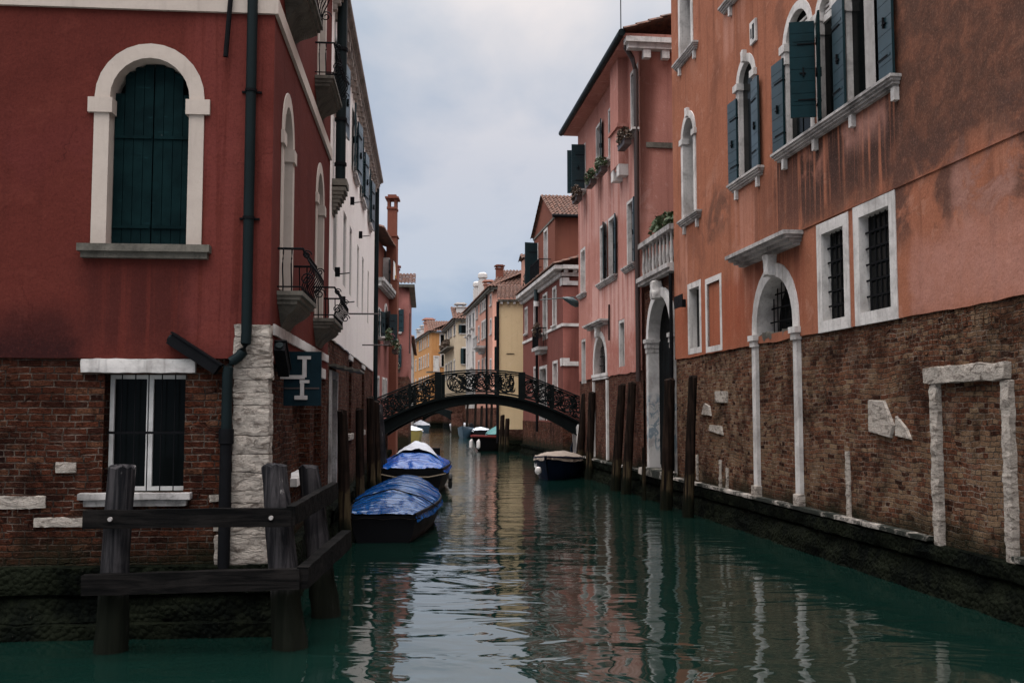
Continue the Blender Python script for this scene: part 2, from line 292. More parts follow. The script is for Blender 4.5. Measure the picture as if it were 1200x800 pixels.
def mk_graf():
    n = NT('painted_over_stone'); p = n.coord(); z = n.sep(p)[2]
    a = n.noise(p, 1.7, 7, 0.65, 0.4); c = n.mix(n.math('MULTIPLY', n.mapr(a, 0.42, 0.68), 0.6), (0.50, 0.47, 0.45), (0.16, 0.14, 0.13))
    g = n.noise(n.vmul(p, (3, 3, 2)), 1.6, 5, 0.6, 1.5)
    k = n.math('MULTIPLY', n.math('MULTIPLY', n.mapr(z, 1.2, 1.5), n.mapr(z, 2.7, 3.0, 1, 0)), n.mapr(g, 0.47, 0.56))
    c = n.mix(n.math('MULTIPLY', k, 0.75), c, (0.10, 0.16, 0.20))
    return n.out(c, 0.85, n.bump(a, 0.4, 0.02), 0.1)
M['graffiti'] = mk_graf()
def mk_base():
    n = NT('weedy_quay_stone'); p = n.coord()
    a = n.noise(p, 2.2, 7, 0.65, 0.6); v = n.vor(n.vadd(p, n.vmul(n.noise(p, 6, 3, 0.5, 0, True), (0.05, 0.05, 0.05))), 17)
    f = n.noise(p, 30, 4, 0.7)
    c = n.mix(n.mapr(a, 0.35, 0.65), (0.0025, 0.0032, 0.0026), (0.0085, 0.010, 0.006))
    c = n.mix(n.math('MULTIPLY', n.mapr(v, 0.16, 0.04), n.mapr(f, 0.5, 0.7)), c, (0.055, 0.046, 0.034))
    h = n.math('SUBTRACT', n.math('ADD', a, n.math('MULTIPLY', f, 0.4)), v)
    return n.out(c, 0.65, n.bump(h, 0.9, 0.05), 0.01)
M['base'] = mk_base()
def mk_ledge():
    n = NT('worn_ledge'); p = n.coord(); z = n.sep(p)[2]
    a = n.noise(p, 1.1, 6, 0.7, 0.4); f = n.noise(p, 20, 4, 0.7)
    c = n.mix(n.mapr(n.math('ADD', a, n.math('MULTIPLY', f, 0.25)), 0.60, 0.74), (0.010, 0.012, 0.008), (0.42, 0.365, 0.32))
    return n.out(c, 0.85, n.bump(f, 0.8, 0.03), 0.2)
M['ledge'] = mk_ledge()
def mk_tarp(name, col, light, rough=0.3):
    n = NT(name); p = n.coord()
    a = n.noise(n.vmul(p, (1.7, 0.7, 1)), 1.9, 2, 0.45, 0.9); b = n.noise(p, 5.5, 4, 0.6, 1.5)
    c = n.mix(n.mapr(a, 0.4, 0.75), col, light)
    return n.out(c, rough, n.bump(n.math('ADD', a, n.math('MULTIPLY', b, 0.06)), 1.0, 0.17), 0.34)
M['tarp_blue'] = mk_tarp('blue_tarpaulin', (0.003, 0.046, 0.165), (0.005, 0.066, 0.21), 0.14)
M['tarp_bright'] = mk_tarp('bright_blue_tarpaulin', (0.004, 0.056, 0.27), (0.012, 0.10, 0.36), 0.2)
M['tarp_grey'] = mk_tarp('pale_tarpaulin', (0.42, 0.43, 0.47), (0.55, 0.55, 0.57), 0.5)
M['tarp_beige'] = mk_tarp('beige_canvas', (0.22, 0.175, 0.14), (0.28, 0.225, 0.185), 0.8)
M['tarp_teal'] = mk_tarp('teal_tarpaulin', (0.008, 0.085, 0.080), (0.012, 0.11, 0.105), 0.5)
M['hull_dark'] = simple('dark_hull', (0.006, 0.006, 0.007), 0.45, 0.06, var=0.5, scale=2)
M['hull_navy'] = simple('navy_hull', (0.004, 0.009, 0.024), 0.45, 0.06, var=0.4, scale=2)
M['hull_white'] = simple('white_hull', (0.55, 0.53, 0.51), 0.4, 0.5, var=0.3, scale=2)
M['hull_yellow'] = simple('mustard_hull', (0.17, 0.13, 0.03), 0.5, 0.4, var=0.4, scale=2)
M['hull_blue'] = simple('steel_blue_hull', (0.03, 0.06, 0.085), 0.5, 0.4, var=0.4, scale=2)
M['red_paint'] = simple('red_gunwale', (0.15, 0.018, 0.016), 0.5, 0.4, var=0.3)
M['rubber'] = simple('black_rubber', (0.012, 0.012, 0.012), 0.7, 0.3)
M['fender'] = simple('white_fender', (0.62, 0.58, 0.55), 0.5, 0.4, var=0.2)
M['rope'] = simple('old_rope', (0.24, 0.19, 0.14), 0.9, 0.1)
M['leaf'] = simple('leaf_green', (0.050, 0.070, 0.028), 0.6, 0.3, var=0.6, scale=25, dark=(0.018, 0.028, 0.012))
M['leaf_dry'] = simple('dry_leaf', (0.085, 0.055, 0.036), 0.7, 0.2, var=0.6, scale=25, dark=(0.030, 0.024, 0.018))
M['petal'] = simple('petal_red', (0.20, 0.025, 0.035), 0.6, 0.3)
M['petal_pale'] = simple('petal_pale', (0.55, 0.44, 0.34), 0.6, 0.3)
M['white_cloth'] = simple('white_cloth', (0.66, 0.63, 0.61), 0.9, 0.1, var=0.2)
M['amber'] = simple('amber_cloth', (0.45, 0.20, 0.04), 0.9, 0.1)
M['lamp_green'] = simple('lamp_green_metal', (0.012, 0.030, 0.032), 0.4, 0.5)

def mk_water():
    n = NT('canal_water'); p = n.coord()
    sep = n.sep(p)
    swell = n.noise(n.vmul(p, (0.55, 1.0, 1)), 1.15, 3, 0.45, 0.9)
    rip = n.noise(n.vmul(p, (0.75, 1.9, 1)), 2.3, 4, 0.5, 0.5)
    fine = n.noise(n.vmul(p, (0.8, 2.2, 1)), 7.5, 3, 0.5, 0.3)
    patch = n.mapr(n.noise(n.vadd(n.vmul(p, (1, 0.45, 1)), (2.0, 1.0, 0)), 0.30, 3, 0.5, 0.4), 0.40, 0.60, 0.35, 1.0)
    far = n.mapr(sep[1], 11, 30, 0.06, 1.25)
    h = n.math('ADD', n.math('MULTIPLY', swell, n.mapr(sep[1], 7.5, 13, 1.35, 0.8)), n.math('MULTIPLY', n.math('MULTIPLY', rip, 0.42), n.math('MULTIPLY', patch, far)))
    h = n.math('ADD', h, n.math('MULTIPLY', n.math('MULTIPLY', fine, 0.085), n.math('MULTIPLY', patch, far)))
    c = n.mix(n.noise(p, 0.4, 3, 0.5), (0.0028, 0.0125, 0.0092), (0.0036, 0.0155, 0.0118))
    return n.out(c, 0.03, n.bump(h, 0.5, 0.075), 0.5, 0.0, 2.4)
M['water'] = mk_water()

# ------------------------------------------------------------------ mesh helpers
class MB:
    def __init__(s, T=None): s.v = []; s.f = []; s.uv = []; s.T = T or Matrix.Identity(4); s.smooth = []; s.cur = 0; s.mi = []
    def face(s, pts, sm=False):
        i = len(s.v); pts = [Vector(p) for p in pts]
        nrm = (pts[1]-pts[0]).cross(pts[2]-pts[0])
        if len(pts) > 3 and nrm.length < 1e-9: nrm = (pts[2]-pts[1]).cross(pts[3]-pts[1])
        a = [abs(nrm.x), abs(nrm.y), abs(nrm.z)]; k = a.index(max(a))
        for p in pts:
            s.v.append(s.T @ p); s.uv.append((p.y, p.z) if k == 0 else ((p.x, p.z) if k == 1 else (p.x, p.y)))
        s.f.append(list(range(i, i+len(pts)))); s.smooth.append(sm); s.mi.append(s.cur)
    def box(s, x0, x1, y0, y1, z0, z1):
        a, b, c, d, e, f, g, h = [(x, y, z) for z in (z0, z1) for (x, y) in ((x0, y0), (x1, y0), (x1, y1), (x0, y1))]
        for q in ((a, b, f, e), (b, c, g, f), (c, d, h, g), (d, a, e, h), (e, f, g, h), (d, c, b, a)): s.face(q)
    def rough_box(s, x0, x1, y0, y1, z0, z1, res=0.06, amp=0.015, freq=6.0, sm=True, rnd_=0.16):
        X, Y, Z = (x0, x1), (y0, y1), (z0, z1)
        mid = Vector(((x0+x1)/2, (y0+y1)/2, (z0+z1)/2)); hx = max((x1-x0)/2, 1e-4); hy = max((y1-y0)/2, 1e-4); hz = max((z1-z0)/2, 1e-4)
        rad = min(hx, hy, hz)*rnd_
        def disp(p):
            q = Vector(p); c = q-mid
            # round the edges a little
            k = Vector((max(abs(c.x)-(hx-rad), 0), max(abs(c.y)-(hy-rad), 0), max(abs(c.z)-(hz-rad), 0)))
            if k.length > rad*0.999:
                kk = k*(rad/k.length); sg = Vector((math.copysign(1, c.x), math.copysign(1, c.y), math.copysign(1, c.z)))
                q = Vector(tuple(mid[i]+sg[i]*(min(abs(c[i]), (hx, hy, hz)[i]-rad)+kk[i]) for i in range(3)))
            return q+noise.noise_vector(q*freq)*amp+noise.noise_vector(q*freq*2.7)*amp*0.5
        def grid(o, a, b):
            o, a, b = Vector(o), Vector(a), Vector(b)
            na = max(2, min(60, int(a.length/res))); nb = max(2, min(60, int(b.length/res)))
            P = [[disp(o+a*(i/na)+b*(j/nb)) for j in range(nb+1)] for i in range(na+1)]
            for i in range(na):
                for j in range(nb): s.face((P[i][j], P[i+1][j], P[i+1][j+1], P[i][j+1]), sm)
        dx, dy, dz = x1-x0, y1-y0, z1-z0
        grid((x0, y0, z0), (dx, 0, 0), (0, 0, dz)); grid((x1, y0, z0), (0, dy, 0), (0, 0, dz))
        grid((x1, y1, z0), (-dx, 0, 0), (0, 0, dz)); grid((x0, y1, z0), (0, -dy, 0), (0, 0, dz))
        grid((x0, y0, z1), (dx, 0, 0), (0, dy, 0)); grid((x0, y1, z0), (dx, 0, 0), (0, -dy, 0))
    def tube(s, pts, r, n=6, r1=None, closed=False, cap=True):
        pts = [Vector(p) for p in pts]; m = len(pts); rings = []
        ref = Vector((0.013, 0.021, 1))
        for i, p in enumerate(pts):
            if closed: t = pts[(i+1) % m]-pts[i-1]
            else: t = pts[min(i+1, m-1)]-pts[max(i-1, 0)]
            t.normalize(); up = ref if abs(t.dot(ref.normalized())) < 0.95 else Vector((1, 0.02, 0))
            a = t.cross(up).normalized(); b = t.cross(a).normalized()
            rr = r if r1 is None else r+(r1-r)*i/(m-1)
            if isinstance(r, (list, tuple)): rr = r[i]
            rings.append([p+a*math.cos(2*math.pi*k/n)*rr+b*math.sin(2*math.pi*k/n)*rr for k in range(n)])
        for i in range(m if closed else m-1):
            A, B = rings[i], rings[(i+1) % m]
            for k in range(n): s.face((A[k], B[k], B[(k+1) % n], A[(k+1) % n]), True)
        if cap and not closed: s.face(list(rings[0])); s.face(list(reversed(rings[-1])))
    def ringxz(s, cx, cy, cz, R_, r, n=14, k=5, sx=1.0):
        s.tube([(cx+R_*sx*math.cos(2*math.pi*i/n), cy, cz+R_*math.sin(2*math.pi*i/n)) for i in range(n)], r, k, closed=True)
    def build(s, name, mat, parent=None):
        me = bpy.data.meshes.new(name); me.from_pydata([tuple(v) for v in s.v], [], s.f)
        ul = me.uv_layers.new(name='UVMap'); k = 0
        for f in s.f:
            for vi in f: ul.data[k].uv = s.uv[vi]; k += 1
        for i, p in enumerate(me.polygons): p.use_smooth = s.smooth[i]; p.material_index = s.mi[i]
        bm = bmesh.new(); bm.from_mesh(me); bmesh.ops.remove_doubles(bm, verts=bm.verts, dist=0.0004); bm.normal_update(); bmesh.ops.recalc_face_normals(bm, faces=bm.faces); bm.to_mesh(me); bm.free()
        me.set_sharp_from_angle(angle=R(38)); 
        for q in (mat if isinstance(mat, (list, tuple)) else [mat]): me.materials.append(M[q] if isinstance(q, str) else q)
        o = bpy.data.objects.new(name, me); COL.objects.link(o)
        if parent is not None: o.parent = parent
        return o

def root(name, label, cat, loc=(0, 0, 0), rz=0.0, group=None):
    o = bpy.data.objects.new(name, None); COL.objects.link(o); o.empty_display_size = 0.2
    o.location = loc; o.rotation_euler = (0, 0, rz); o['label'] = label; o['category'] = cat
    if group: o['group'] = group
    return o
def tag(o, label, cat, group=None):
    o['label'] = label; o['category'] = cat
    if group: o['group'] = group
    return o

def outline(u0, u1, z0, z1, arch=0.0, e=0.0, n=14, eb=0.0):
    """opening outline from bottom left round to bottom right, grown by e"""
    if not arch: return [(u0-e, z0-eb), (u0-e, z1+e), (u1+e, z1+e), (u1+e, z0-eb)]
    c = (u0+u1)/2; r = (u1-u0)/2+e; P = [(u0-e, z0-eb)]
    for i in range(n+1):
        a = math.pi-math.pi*i/n; P.append((c+r*math.cos(a), z1+(arch+e)*math.sin(a)))
    P.append((u1+e, z0-eb)); return P
def ring(mb, I, O, y0, y1, closed=False):
    m = len(I)
    for i in range(m if closed else m-1):
        j = (i+1) % m
        a, b, c, d = I[i], I[j], O[j], O[i]
        P = lambda q, y: (q[0], y, q[1])
        mb.face((P(a, y0), P(b, y0), P(c, y0), P(d, y0))); mb.face((P(a, y0), P(a, y1), P(b, y1), P(b, y0)))
        mb.face((P(d, y0), P(c, y0), P(c, y1), P(d, y1))); mb.face((P(a, y1), P(d, y1), P(c, y1), P(b, y1)))
    if not closed:
        for k in (0, m-1):
            a, d = I[k], O[k]; mb.face(((a[0], y0, a[1]), (d[0], y0, d[1]), (d[0], y1, d[1]), (a[0], y1, a[1])))
def fill(mb, P, y):
    c = (sum(p[0] for p in P)/len(P), sum(p[1] for p in P)/len(P))
    for i in range(len(P)):
        a, b = P[i], P[(i+1) % len(P)]; mb.face(((c[0], y, c[1]), (a[0], y, a[1]), (b[0], y, b[1])))

def wall(mb, u0, u1, z0, z1, holes, y=0.0, depth=0.3, ragged=0.0, lip=0.03, seed=0):
    """front face of a wall with real openings and reveals; holes = (u0,u1,z0,z1,arch)"""
    H = []
    for h in holes:
        a0, a1, b0, b1, ar = h[:5]; d = h[5] if len(h) > 5 else depth; top = b1+ar
        if top <= z0 or b0 >= z1 or a1 <= u0 or a0 >= u1: continue
        if ar and b1 < z0: continue
        c0, c1 = max(b0, z0), min(top, z1)
        if ar and top > z1: ar = 0; b1 = z1
        H.append((max(a0, u0), min(a1, u1), c0, min(b1, z1), ar, d))
    us = sorted({u0, u1} | {h[0] for h in H} | {h[1] for h in H}); zs = sorted({z0, z1} | {h[2] for h in H} | {h[3]+h[4] for h in H})
    def sub(a, lim):
        r = []
        for p, q in zip(a[:-1], a[1:]):
            k = max(1, int(math.ceil((q-p)/lim))); r += [p+(q-p)*i/k for i in range(k)]
        return r+[a[-1]]
    us = sub(us, 1.0 if not ragged else 0.16)
    for i in range(len(us)-1):
        for j in range(len(zs)-1):
            cu, cz = (us[i]+us[i+1])/2, (zs[j]+zs[j+1])/2
            if any(h[0] < cu < h[1] and h[2] < cz < h[3]+h[4] for h in H): continue
            mb.face(((us[i], y, zs[j]), (us[i+1], y, zs[j]), (us[i+1], y, zs[j+1]), (us[i], y, zs[j+1])))
    for (a0, a1, b0, b1, ar, d) in H:
        P = outline(a0, a1, b0, b1, ar)
        if ar:
            top = b1+ar; n = len(P)-2; half = (n-1)//2
            arc = P[1:-1]; m = len(arc)//2
            for k in range(m): mb.face(((a0, y, top), (arc[k][0], y, arc[k][1]), (arc[k+1][0], y, arc[k+1][1])))
            for k in range(m, len(arc)-1): mb.face(((a1, y, top), (arc[k][0], y, arc[k][1]), (arc[k+1][0], y, arc[k+1][1])))
        L = len(P)
        for k in range(L):
            a, b = P[k], P[(k+1) % L]
            if k == L-1 and abs(b0-z0) < 1e-6: continue
            if not ar and k == 1 and abs(b1-z1) < 1e-6: continue
            mb.face(((a[0], y, a[1]), (b[0], y, b[1]), (b[0], y+d, b[1]), (a[0], y+d, a[1])))
    if ragged:
        rnd = random.Random(seed); zz = [z0-ragged*(0.15+0.85*abs(noise.noise(Vector((u*0.9+seed, 3.3, 0))))*1.6)*(0.6+0.8*rnd.random()) for u in us]
        for i in range(len(us)-1):
            cu = (us[i]+us[i+1])/2
            if any(h[0] < cu < h[1] and h[2] <= z0+1e-6 for h in H): continue
            A, B = us[i], us[i+1]
            mb.face(((A, y, zz[i]), (B, y, zz[i+1]), (B, y, z0), (A, y, z0)))
            mb.face(((A, y+lip+0.02, zz[i]), (B, y+lip+0.02, zz[i+1]), (B, y, zz[i+1]), (A, y, zz[i])))

ROTP = Matrix.Rotation(math.pi/2, 4, 'Z'); ROTM = Matrix.Rotation(-math.pi/2, 4, 'Z')
class Bld:
    """a house: local x along its canal front (seen from outside, x to the right), y into the house, z up"""
    def __init__(s, name, label, origin, ang, T_end=ROTP, group=None, cat='house'):
        s.r = root(name, label, cat, (origin[0], origin[1], 0), R(ang), group)
        s.T = {'main': Matrix.Identity(4), 'end': T_end}; s.h = {'main': [], 'end': []}
    def mb(s, f='main'): return MB(s.T[f])
    def win(s, f, u0, u1, z0, z1, arch=0.0, w=0.1, proud=0.04, depth=0.25, mat='istria', sill=True, pane='glass', sash=True, grille=False,
            name='window', closed=False, sill_mat=None, sill_out=0.13, sill_h=0.12, sill_ext=0.1, bars=(0.13, 0.32), pieces=True, label=None, bar_r=0.012):
        s.h[f].append((u0-max(w-0.02, 0), u1+max(w-0.02, 0), z0-(w-0.02 if closed else 0), z1+max(w-0.02, 0) if not arch else z1, arch+max(w-0.02, 0) if arch else 0, depth))
        I = outline(u0, u1, z0, z1, arch); O = outline(u0, u1, z0, z1, arch, w, eb=w if closed else 0)
        m = s.mb(f); ring(m, I, O, -proud, depth, closed); win = m.build(name, mat, s.r)
        if label: win['label'] = label
        m = s.mb(f); fill(m, outline(u0, u1, z0, z1, arch, w*0.4), depth-0.012); m.build('pane' if pane != 'door_wood' else 'door_leaf', pane, win)
        if sash:
            m = s.mb(f); c = (u0+u1)/2; y0, y1 = depth-0.055, depth-0.014; t = 0.045
            m.box(u0, u0+t, y0, y1, z0, z1); m.box(u1-t, u1, y0, y1, z0, z1); m.box(c-t*.8, c+t*.8, y0, y1, z0, z1+arch*0.97)
            m.box(u0+t, c-t*.8, y0, y1, z0, z0+t); m.box(c+t*.8, u1-t, y0, y1, z0, z0+t); m.box(u0+t, c-t*.8, y0+.003, y1, z1-t, z1); m.box(c+t*.8, u1-t, y0+.003, y1, z1-t, z1)
            m.build('sash', 'frame_white' if sash is True else sash, win)
        if sill:
            m = s.mb(f); e = w+sill_ext
            m.box(u0-e, u1+e, -sill_out, depth-0.02, z0-sill_h*0.55, z0-0.001); m.box(u0-e+.03, u1+e-.03, -sill_out*0.72, depth-0.03, z0-sill_h, z0-sill_h*0.55)
            m.build('sill', sill_mat or mat, win)
        if grille:
            m = s.mb(f); y = depth*0.55; du, dz = bars; k = max(2, int(round((u1-u0)/du)))
            for i in range(1, k):
                u = u0+(u1-u0)*i/k; zt = z1+(arch*math.sqrt(max(0, 1-((u-(u0+u1)/2)/((u1-u0)/2))**2)) if arch else 0)
                m.tube([(u, y, z0), (u, y, zt)], bar_r, 5, cap=False)
            k = max(2, int(round((z1+arch-z0)/dz)))
            for i in range(1, k):
                z = z0+(z1+arch-z0)*i/k; hw = (u1-u0)/2*(math.sqrt(max(0.02, 1-((z-z1)/arch)**2)) if arch and z > z1 else 1); c = (u0+u1)/2
                m.box(c-hw, c+hw, y-0.008, y+0.008, z-0.014, z+0.014)
            m.build('grille', 'iron', win)
        return win
    def leaf(s, f, win, uh, z0, z1, wd, ang, boards=8, mat='shutter_gloss', y=-0.055, th=0.04):
        """one shutter leaf hinged at uh; ang 0 = flat on the wall to the right, 180 = flat on the wall to the left"""
        base = s.T[f] @ Matrix.Translation((uh, y, 0)) @ Matrix.Rotation(R(-ang), 4, 'Z')
        m = MB(base); h = (z1-z0)/boards
        for i in range(boards): m.box(0.004, wd-0.004, -th/2, th/2, z0+i*h+0.004, z0+(i+1)*h-0.004)
        m.box(0, wd, -th/2+0.007, th/2-0.007, z0, z1)
        for q in (0.18, 0.80): m.box(0, wd*0.85, -th/2-0.008, th/2+0.008, z0+(z1-z0)*q-0.018, z0+(z1-z0)*q+0.018)
        m.cur = 1
        for q in (0.20, 0.78): m.box(0.0, wd*0.7, -th/2-0.014, th/2+0.014, z0+(z1-z0)*q-0.045, z0+(z1-z0)*q-0.022)
        m.box(wd*0.45, wd*0.5, -th/2-0.03, th/2+0.03, z0+(z1-z0)*.42, z0+(z1-z0)*.42+.16); m.box(wd*0.38, wd*0.62, -th/2-0.025, th/2+0.025, z0+(z1-z0)*.42+.05, z0+(z1-z0)*.42+.07)
        return m.build('shutter', [mat, 'iron'], win)
    def shell(s, mb, x0, x1, y0, y1, z0, z1, sides='lrbt'):
        if 'l' in sides: mb.face(((x0, y1, z0), (x0, y0, z0), (x0, y0, z1), (x0, y1, z1)))
        if 'r' in sides: mb.face(((x1, y0, z0), (x1, y1, z0), (x1, y1, z1), (x1, y0, z1)))
        if 'b' in sides: mb.face(((x1, y1, z0), (x0, y1, z0), (x0, y1, z1), (x1, y1, z1)))
        if 't' in sides: mb.face(((x0, y0, z1), (x1, y0, z1), (x1, y1, z1), (x0, y1, z1)))

def tiles(mb, o, a, up, pitch=0.22, course=0.38, r=0.055):
    """a slope of curved roof tiles: o eave corner, a along the eave, up up the slope"""
    o, a, up = Vector(o), Vector(a), Vector(up); nrm = a.cross(up).normalized()
    if nrm.z < 0: nrm = -nrm
    na = max(2, int(a.length/pitch)); nu = max(1, int(up.length/course)); seg = 6
    for j in range(nu):
        p0, p1 = o+up*(j/nu), o+up*((j+1.06)/nu)
        prof = []
        for i in range(na*seg+1):
            t = i/(na*seg); ph = (i % seg)/seg; k = math.floor(i/seg)
            jit = noise.noise(Vector((k*1.7, j*2.3, o.x)))*0.02
            hgt = abs(math.sin(math.pi*i/seg))*r*1.5+jit
            prof.append((t, hgt))
        for (t0, h0), (t1, h1) in zip(prof[:-1], prof[1:]):
            A = p0+a*t0+nrm*(h0+0.05); B = p0+a*t1+nrm*(h1+0.05); C_ = p1+a*t1+nrm*(h1+0.01); D = p1+a*t0+nrm*(h0+0.01)
            mb.face((A, B, C_, D), False); mb.face((A-nrm*0.035, B-nrm*0.035, B, A))

def chimney(b, x, y, z0, z1, w, mat, cap='flare', parent=None):
    m = b.mb(); m.box(x-w/2, x+w/2, y-w/2, y+w/2, z0, z1-w*0.55)
    zc = z1-w*0.55
    if cap == 'flare':
        m.box(x-w*.62, x+w*.62, y-w*.62, y+w*.62, zc+.001, zc+w*.14); 
        for dx, dy in ((-1, -1), (1, -1), (1, 1), (-1, 1)): m.box(x+dx*w*.38-w*.1, x+dx*w*.38+w*.1, y+dy*w*.38-w*.1, y+dy*w*.38+w*.1, zc+w*.141, zc+w*.36)
        m.box(x-w*.72, x+w*.72, y-w*.72, y+w*.72, zc+w*.361, zc+w*.48); m.box(x-w*.5, x+w*.5, y-w*.5, y+w*.5, zc+w*.481, zc+w*.6)
    else:
        m.tube([(x, y, zc), (x, y, zc+w*.15), (x, y, zc+w*.3), (x, y, zc+w*0.75), (x, y, zc+w*0.95)], [w*.42, w*.42, w*.60, w*.58, w*.3], 10)
    c = m.build('chimney', mat, parent or b.r)
    m = b.mb(); m.box(x-w*.53, x+w*.53, y-w*.53, y+w*.53, zc-w*.5, zc-w*.4); m.build('chimney_band', 'slab', c) if parent is None else None
    return c

def leaves(mb, c, rad, n, size, rnd):
    for _ in range(n):
        while True:
            d = Vector((rnd.uniform(-1, 1), rnd.uniform(-1, 1), rnd.uniform(-1, 1)))
            if d.length < 1: break
        p = Vector(c)+Vector((d.x*rad[0], d.y*rad[1], d.z*rad[2]))
        a = Vector((rnd.uniform(-1, 1), rnd.uniform(-1, 1), rnd.uniform(-.6, 1))).normalized()*size*rnd.uniform(.6, 1.3)
        b = a.cross(Vector((rnd.uniform(-1, 1), rnd.uniform(-1, 1), rnd.uniform(-1, 1)))).normalized()*size*0.35
        mb.face((p-a*.5, p+b, p+a*.6, p-b))

def quay(b, f, u0, u1, name='quay_base', out=0.12, top=0.68, seed=0):
    """weed covered footing under a wall, rough mesh that goes below the water"""
    m = b.mb(f); du = 0.14; n = min(170, int((u1-u0)/du)); rows = [(-0.5, 0.10), (-0.25, 0.08), (0.0, 0.075), (0.10, 0.055), (0.17, 0.06), (0.23, 0.03), (0.32, 0.01), (0.40, -0.01), (0.43, -0.05), (0.455, 0.035), (0.55, 0.05), (top, 0.045)]
    P = []
    for i in range(n+1):
        u = u0+(u1-u0)*i/n; col = []
        for z, o in rows:
            q = Vector((u*2.2+seed, z*5, 1.7)); d = noise.noise(q)*0.06+noise.noise(q*3.1)*0.035
            col.append((u, -(out+o)-d, z+noise.noise(q*1.7+Vector((5, 0, 0)))*0.02))
        col.append((u, 0.03, top+0.004)); P.append(col)
    for i in range(n):
        for j in range(len(P[0])-1): m.face((P[i][j], P[i+1][j], P[i+1][j+1], P[i][j+1]), True)
    return m.build(name, 'base', b.r)

def pieces(name, mat, parent, boxes, T=None, rough=0):
    for q in boxes:
        m = MB(T)
        if rough: m.rough_box(*q, 0.04, rough, 8)
        else: m.box(*q)
        m.build(name, mat, parent)

def Wpt(b, x, y, z): return b.r.matrix_basis @ Vector((x, y, z))

# ------------------------------------------------------------------ water
m = MB()
m.face(((-700, -120, 0), (700, -120, 0), (700, 1500, 0), (-700, 1500, 0)))
wt = m.build('canal_water', 'water'); wt['kind'] = 'structure'

# ------------------------------------------------------------------ near left: red house on the corner
LA = 4.983
CORN = Vector((-2.743, 11.124, 0)); SDIR = Vector((math.cos(R(94.983)), math.sin(R(94.983)), 0))
b = RED = Bld('corner_house', 'dark red plastered corner house on a bare brick ground floor, nearest on the left', CORN, LA)
# front: green shuttered arched window
w = b.win('main', -1.77, -0.90, 4.25, 5.92, arch=0.46, w=0.165, proud=0.05, depth=0.28, mat='trim', sash=False, pane='dark', sill_mat='slab', sill_out=0.16, sill_h=0.15, sill_ext=0.11)
pieces('impost', 'trim', w, [(a, c, -0.075, 0.10, 5.74, 5.91) for (a, c) in ((-2.0, -1.735), (-0.935, -0.67))])
def shaped_leaf(m, ua, ub, out):     # leaf with a shouldered top that follows the arch
    k = 4
    for i in range(k):
        x0 = ua+(ub-ua)*i/k; x1 = ua+(ub-ua)*(i+1)/k; lo, hi = min(x0, x1), max(x0, x1)
        t = (i+0.5)/k; top = 6.02 if i == 0 else (6.27, 6.33, 6.36)[i-1]
        m.box(lo+0.003, hi-0.003, 0.135, 0.17, 4.256, top)
    lo, hi = min(ua, ub), max(ua, ub)
    for z in (4.47, 5.50): m.box(lo+0.01, hi-0.01, 0.118, 0.136, z, z+0.035)
for ua, ub in ((-1.765, -1.339), (-0.905, -1.331)):
    m = b.mb(); shaped_leaf(m, ua, ub, 1); m.build('shutter', 'shutter_worn', w)
# front: ground floor window
w = b.win('main', -1.75, -0.88, 1.53, 2.82, w=0.0, proud=0.0, depth=0.26, mat='trim', sash=True, pane='glass', sill=False, grille=True, bars=(0.145, 0.52), bar_r=0.007)
m = b.mb(); m.rough_box(-2.0, -0.77, -0.06, 0.15, 2.835, 2.99, 0.05, 0.008, 7); m.build('lintel', 'istria', w)
m = b.mb(); m.rough_box(-1.97, -0.78, -0.13, 0.2, 1.455, 1.525, 0.05, 0.006, 7); m.rough_box(-1.92, -0.83, -0.08, 0.1, 1.38, 1.45, 0.05, 0.005, 7); m.build('sill', 'istria_soot', w)
# side: arched french windows with balconies
for (u0, u1, zt) in ((0.80, 1.56, 5.72), (4.55, 5.45, 5.80)):
    w = b.win('end', u0, u1, 3.86, zt, arch=0.50, w=0.17, proud=0.045, depth=0.34, mat='trim', sash=False, pane='door_wood', sill=False, name='french_window')
    pieces('impost', 'trim', w, [(a, c, -0.07, 0.30, zt-0.10, zt+0.06) for (a, c) in ((u0-0.21, u0+0.03), (u1-0.03, u1+0.21))], b.T['end'])
for (u0, u1) in ((0.9, 1.65), (4.5, 5.4)):
    b.win('end', u0, u1, 7.62, 9.9, w=0.17, proud=0.045, depth=0.34, mat='trim', sash=False, pane='door_wood', sill=False, name='french_window')
b.h['end'].append((4.85, 5.95, 0.95, 2.96, 0, 0.4)); b.h['end'].append((2.2, 4.3, 1.52, 2.7, 0, 0.16))
m = b.mb('end'); m.box(4.86, 5.94, 0.36, 0.39, 0.9, 2.96); dr = m.build('side_door', 'door_wood', b.r)
m = b.mb('end'); m.rough_box(4.7, 6.1, -0.06, 0.3, 2.97, 3.14, 0.06, 0.006); m.build('lintel', 'istria', dr)
m = b.mb('end'); m.rough_box(2.1, 4.5, -0.09, 0.2, 1.42, 1.53, 0.06, 0.006); m.build('side_ledge', 'istria', b.r)
m = b.mb('end'); m.box(2.1, 4.4, 0.157, 0.2, 1.5, 2.75); m.build('blocked_opening', 'brick_red', b.r)
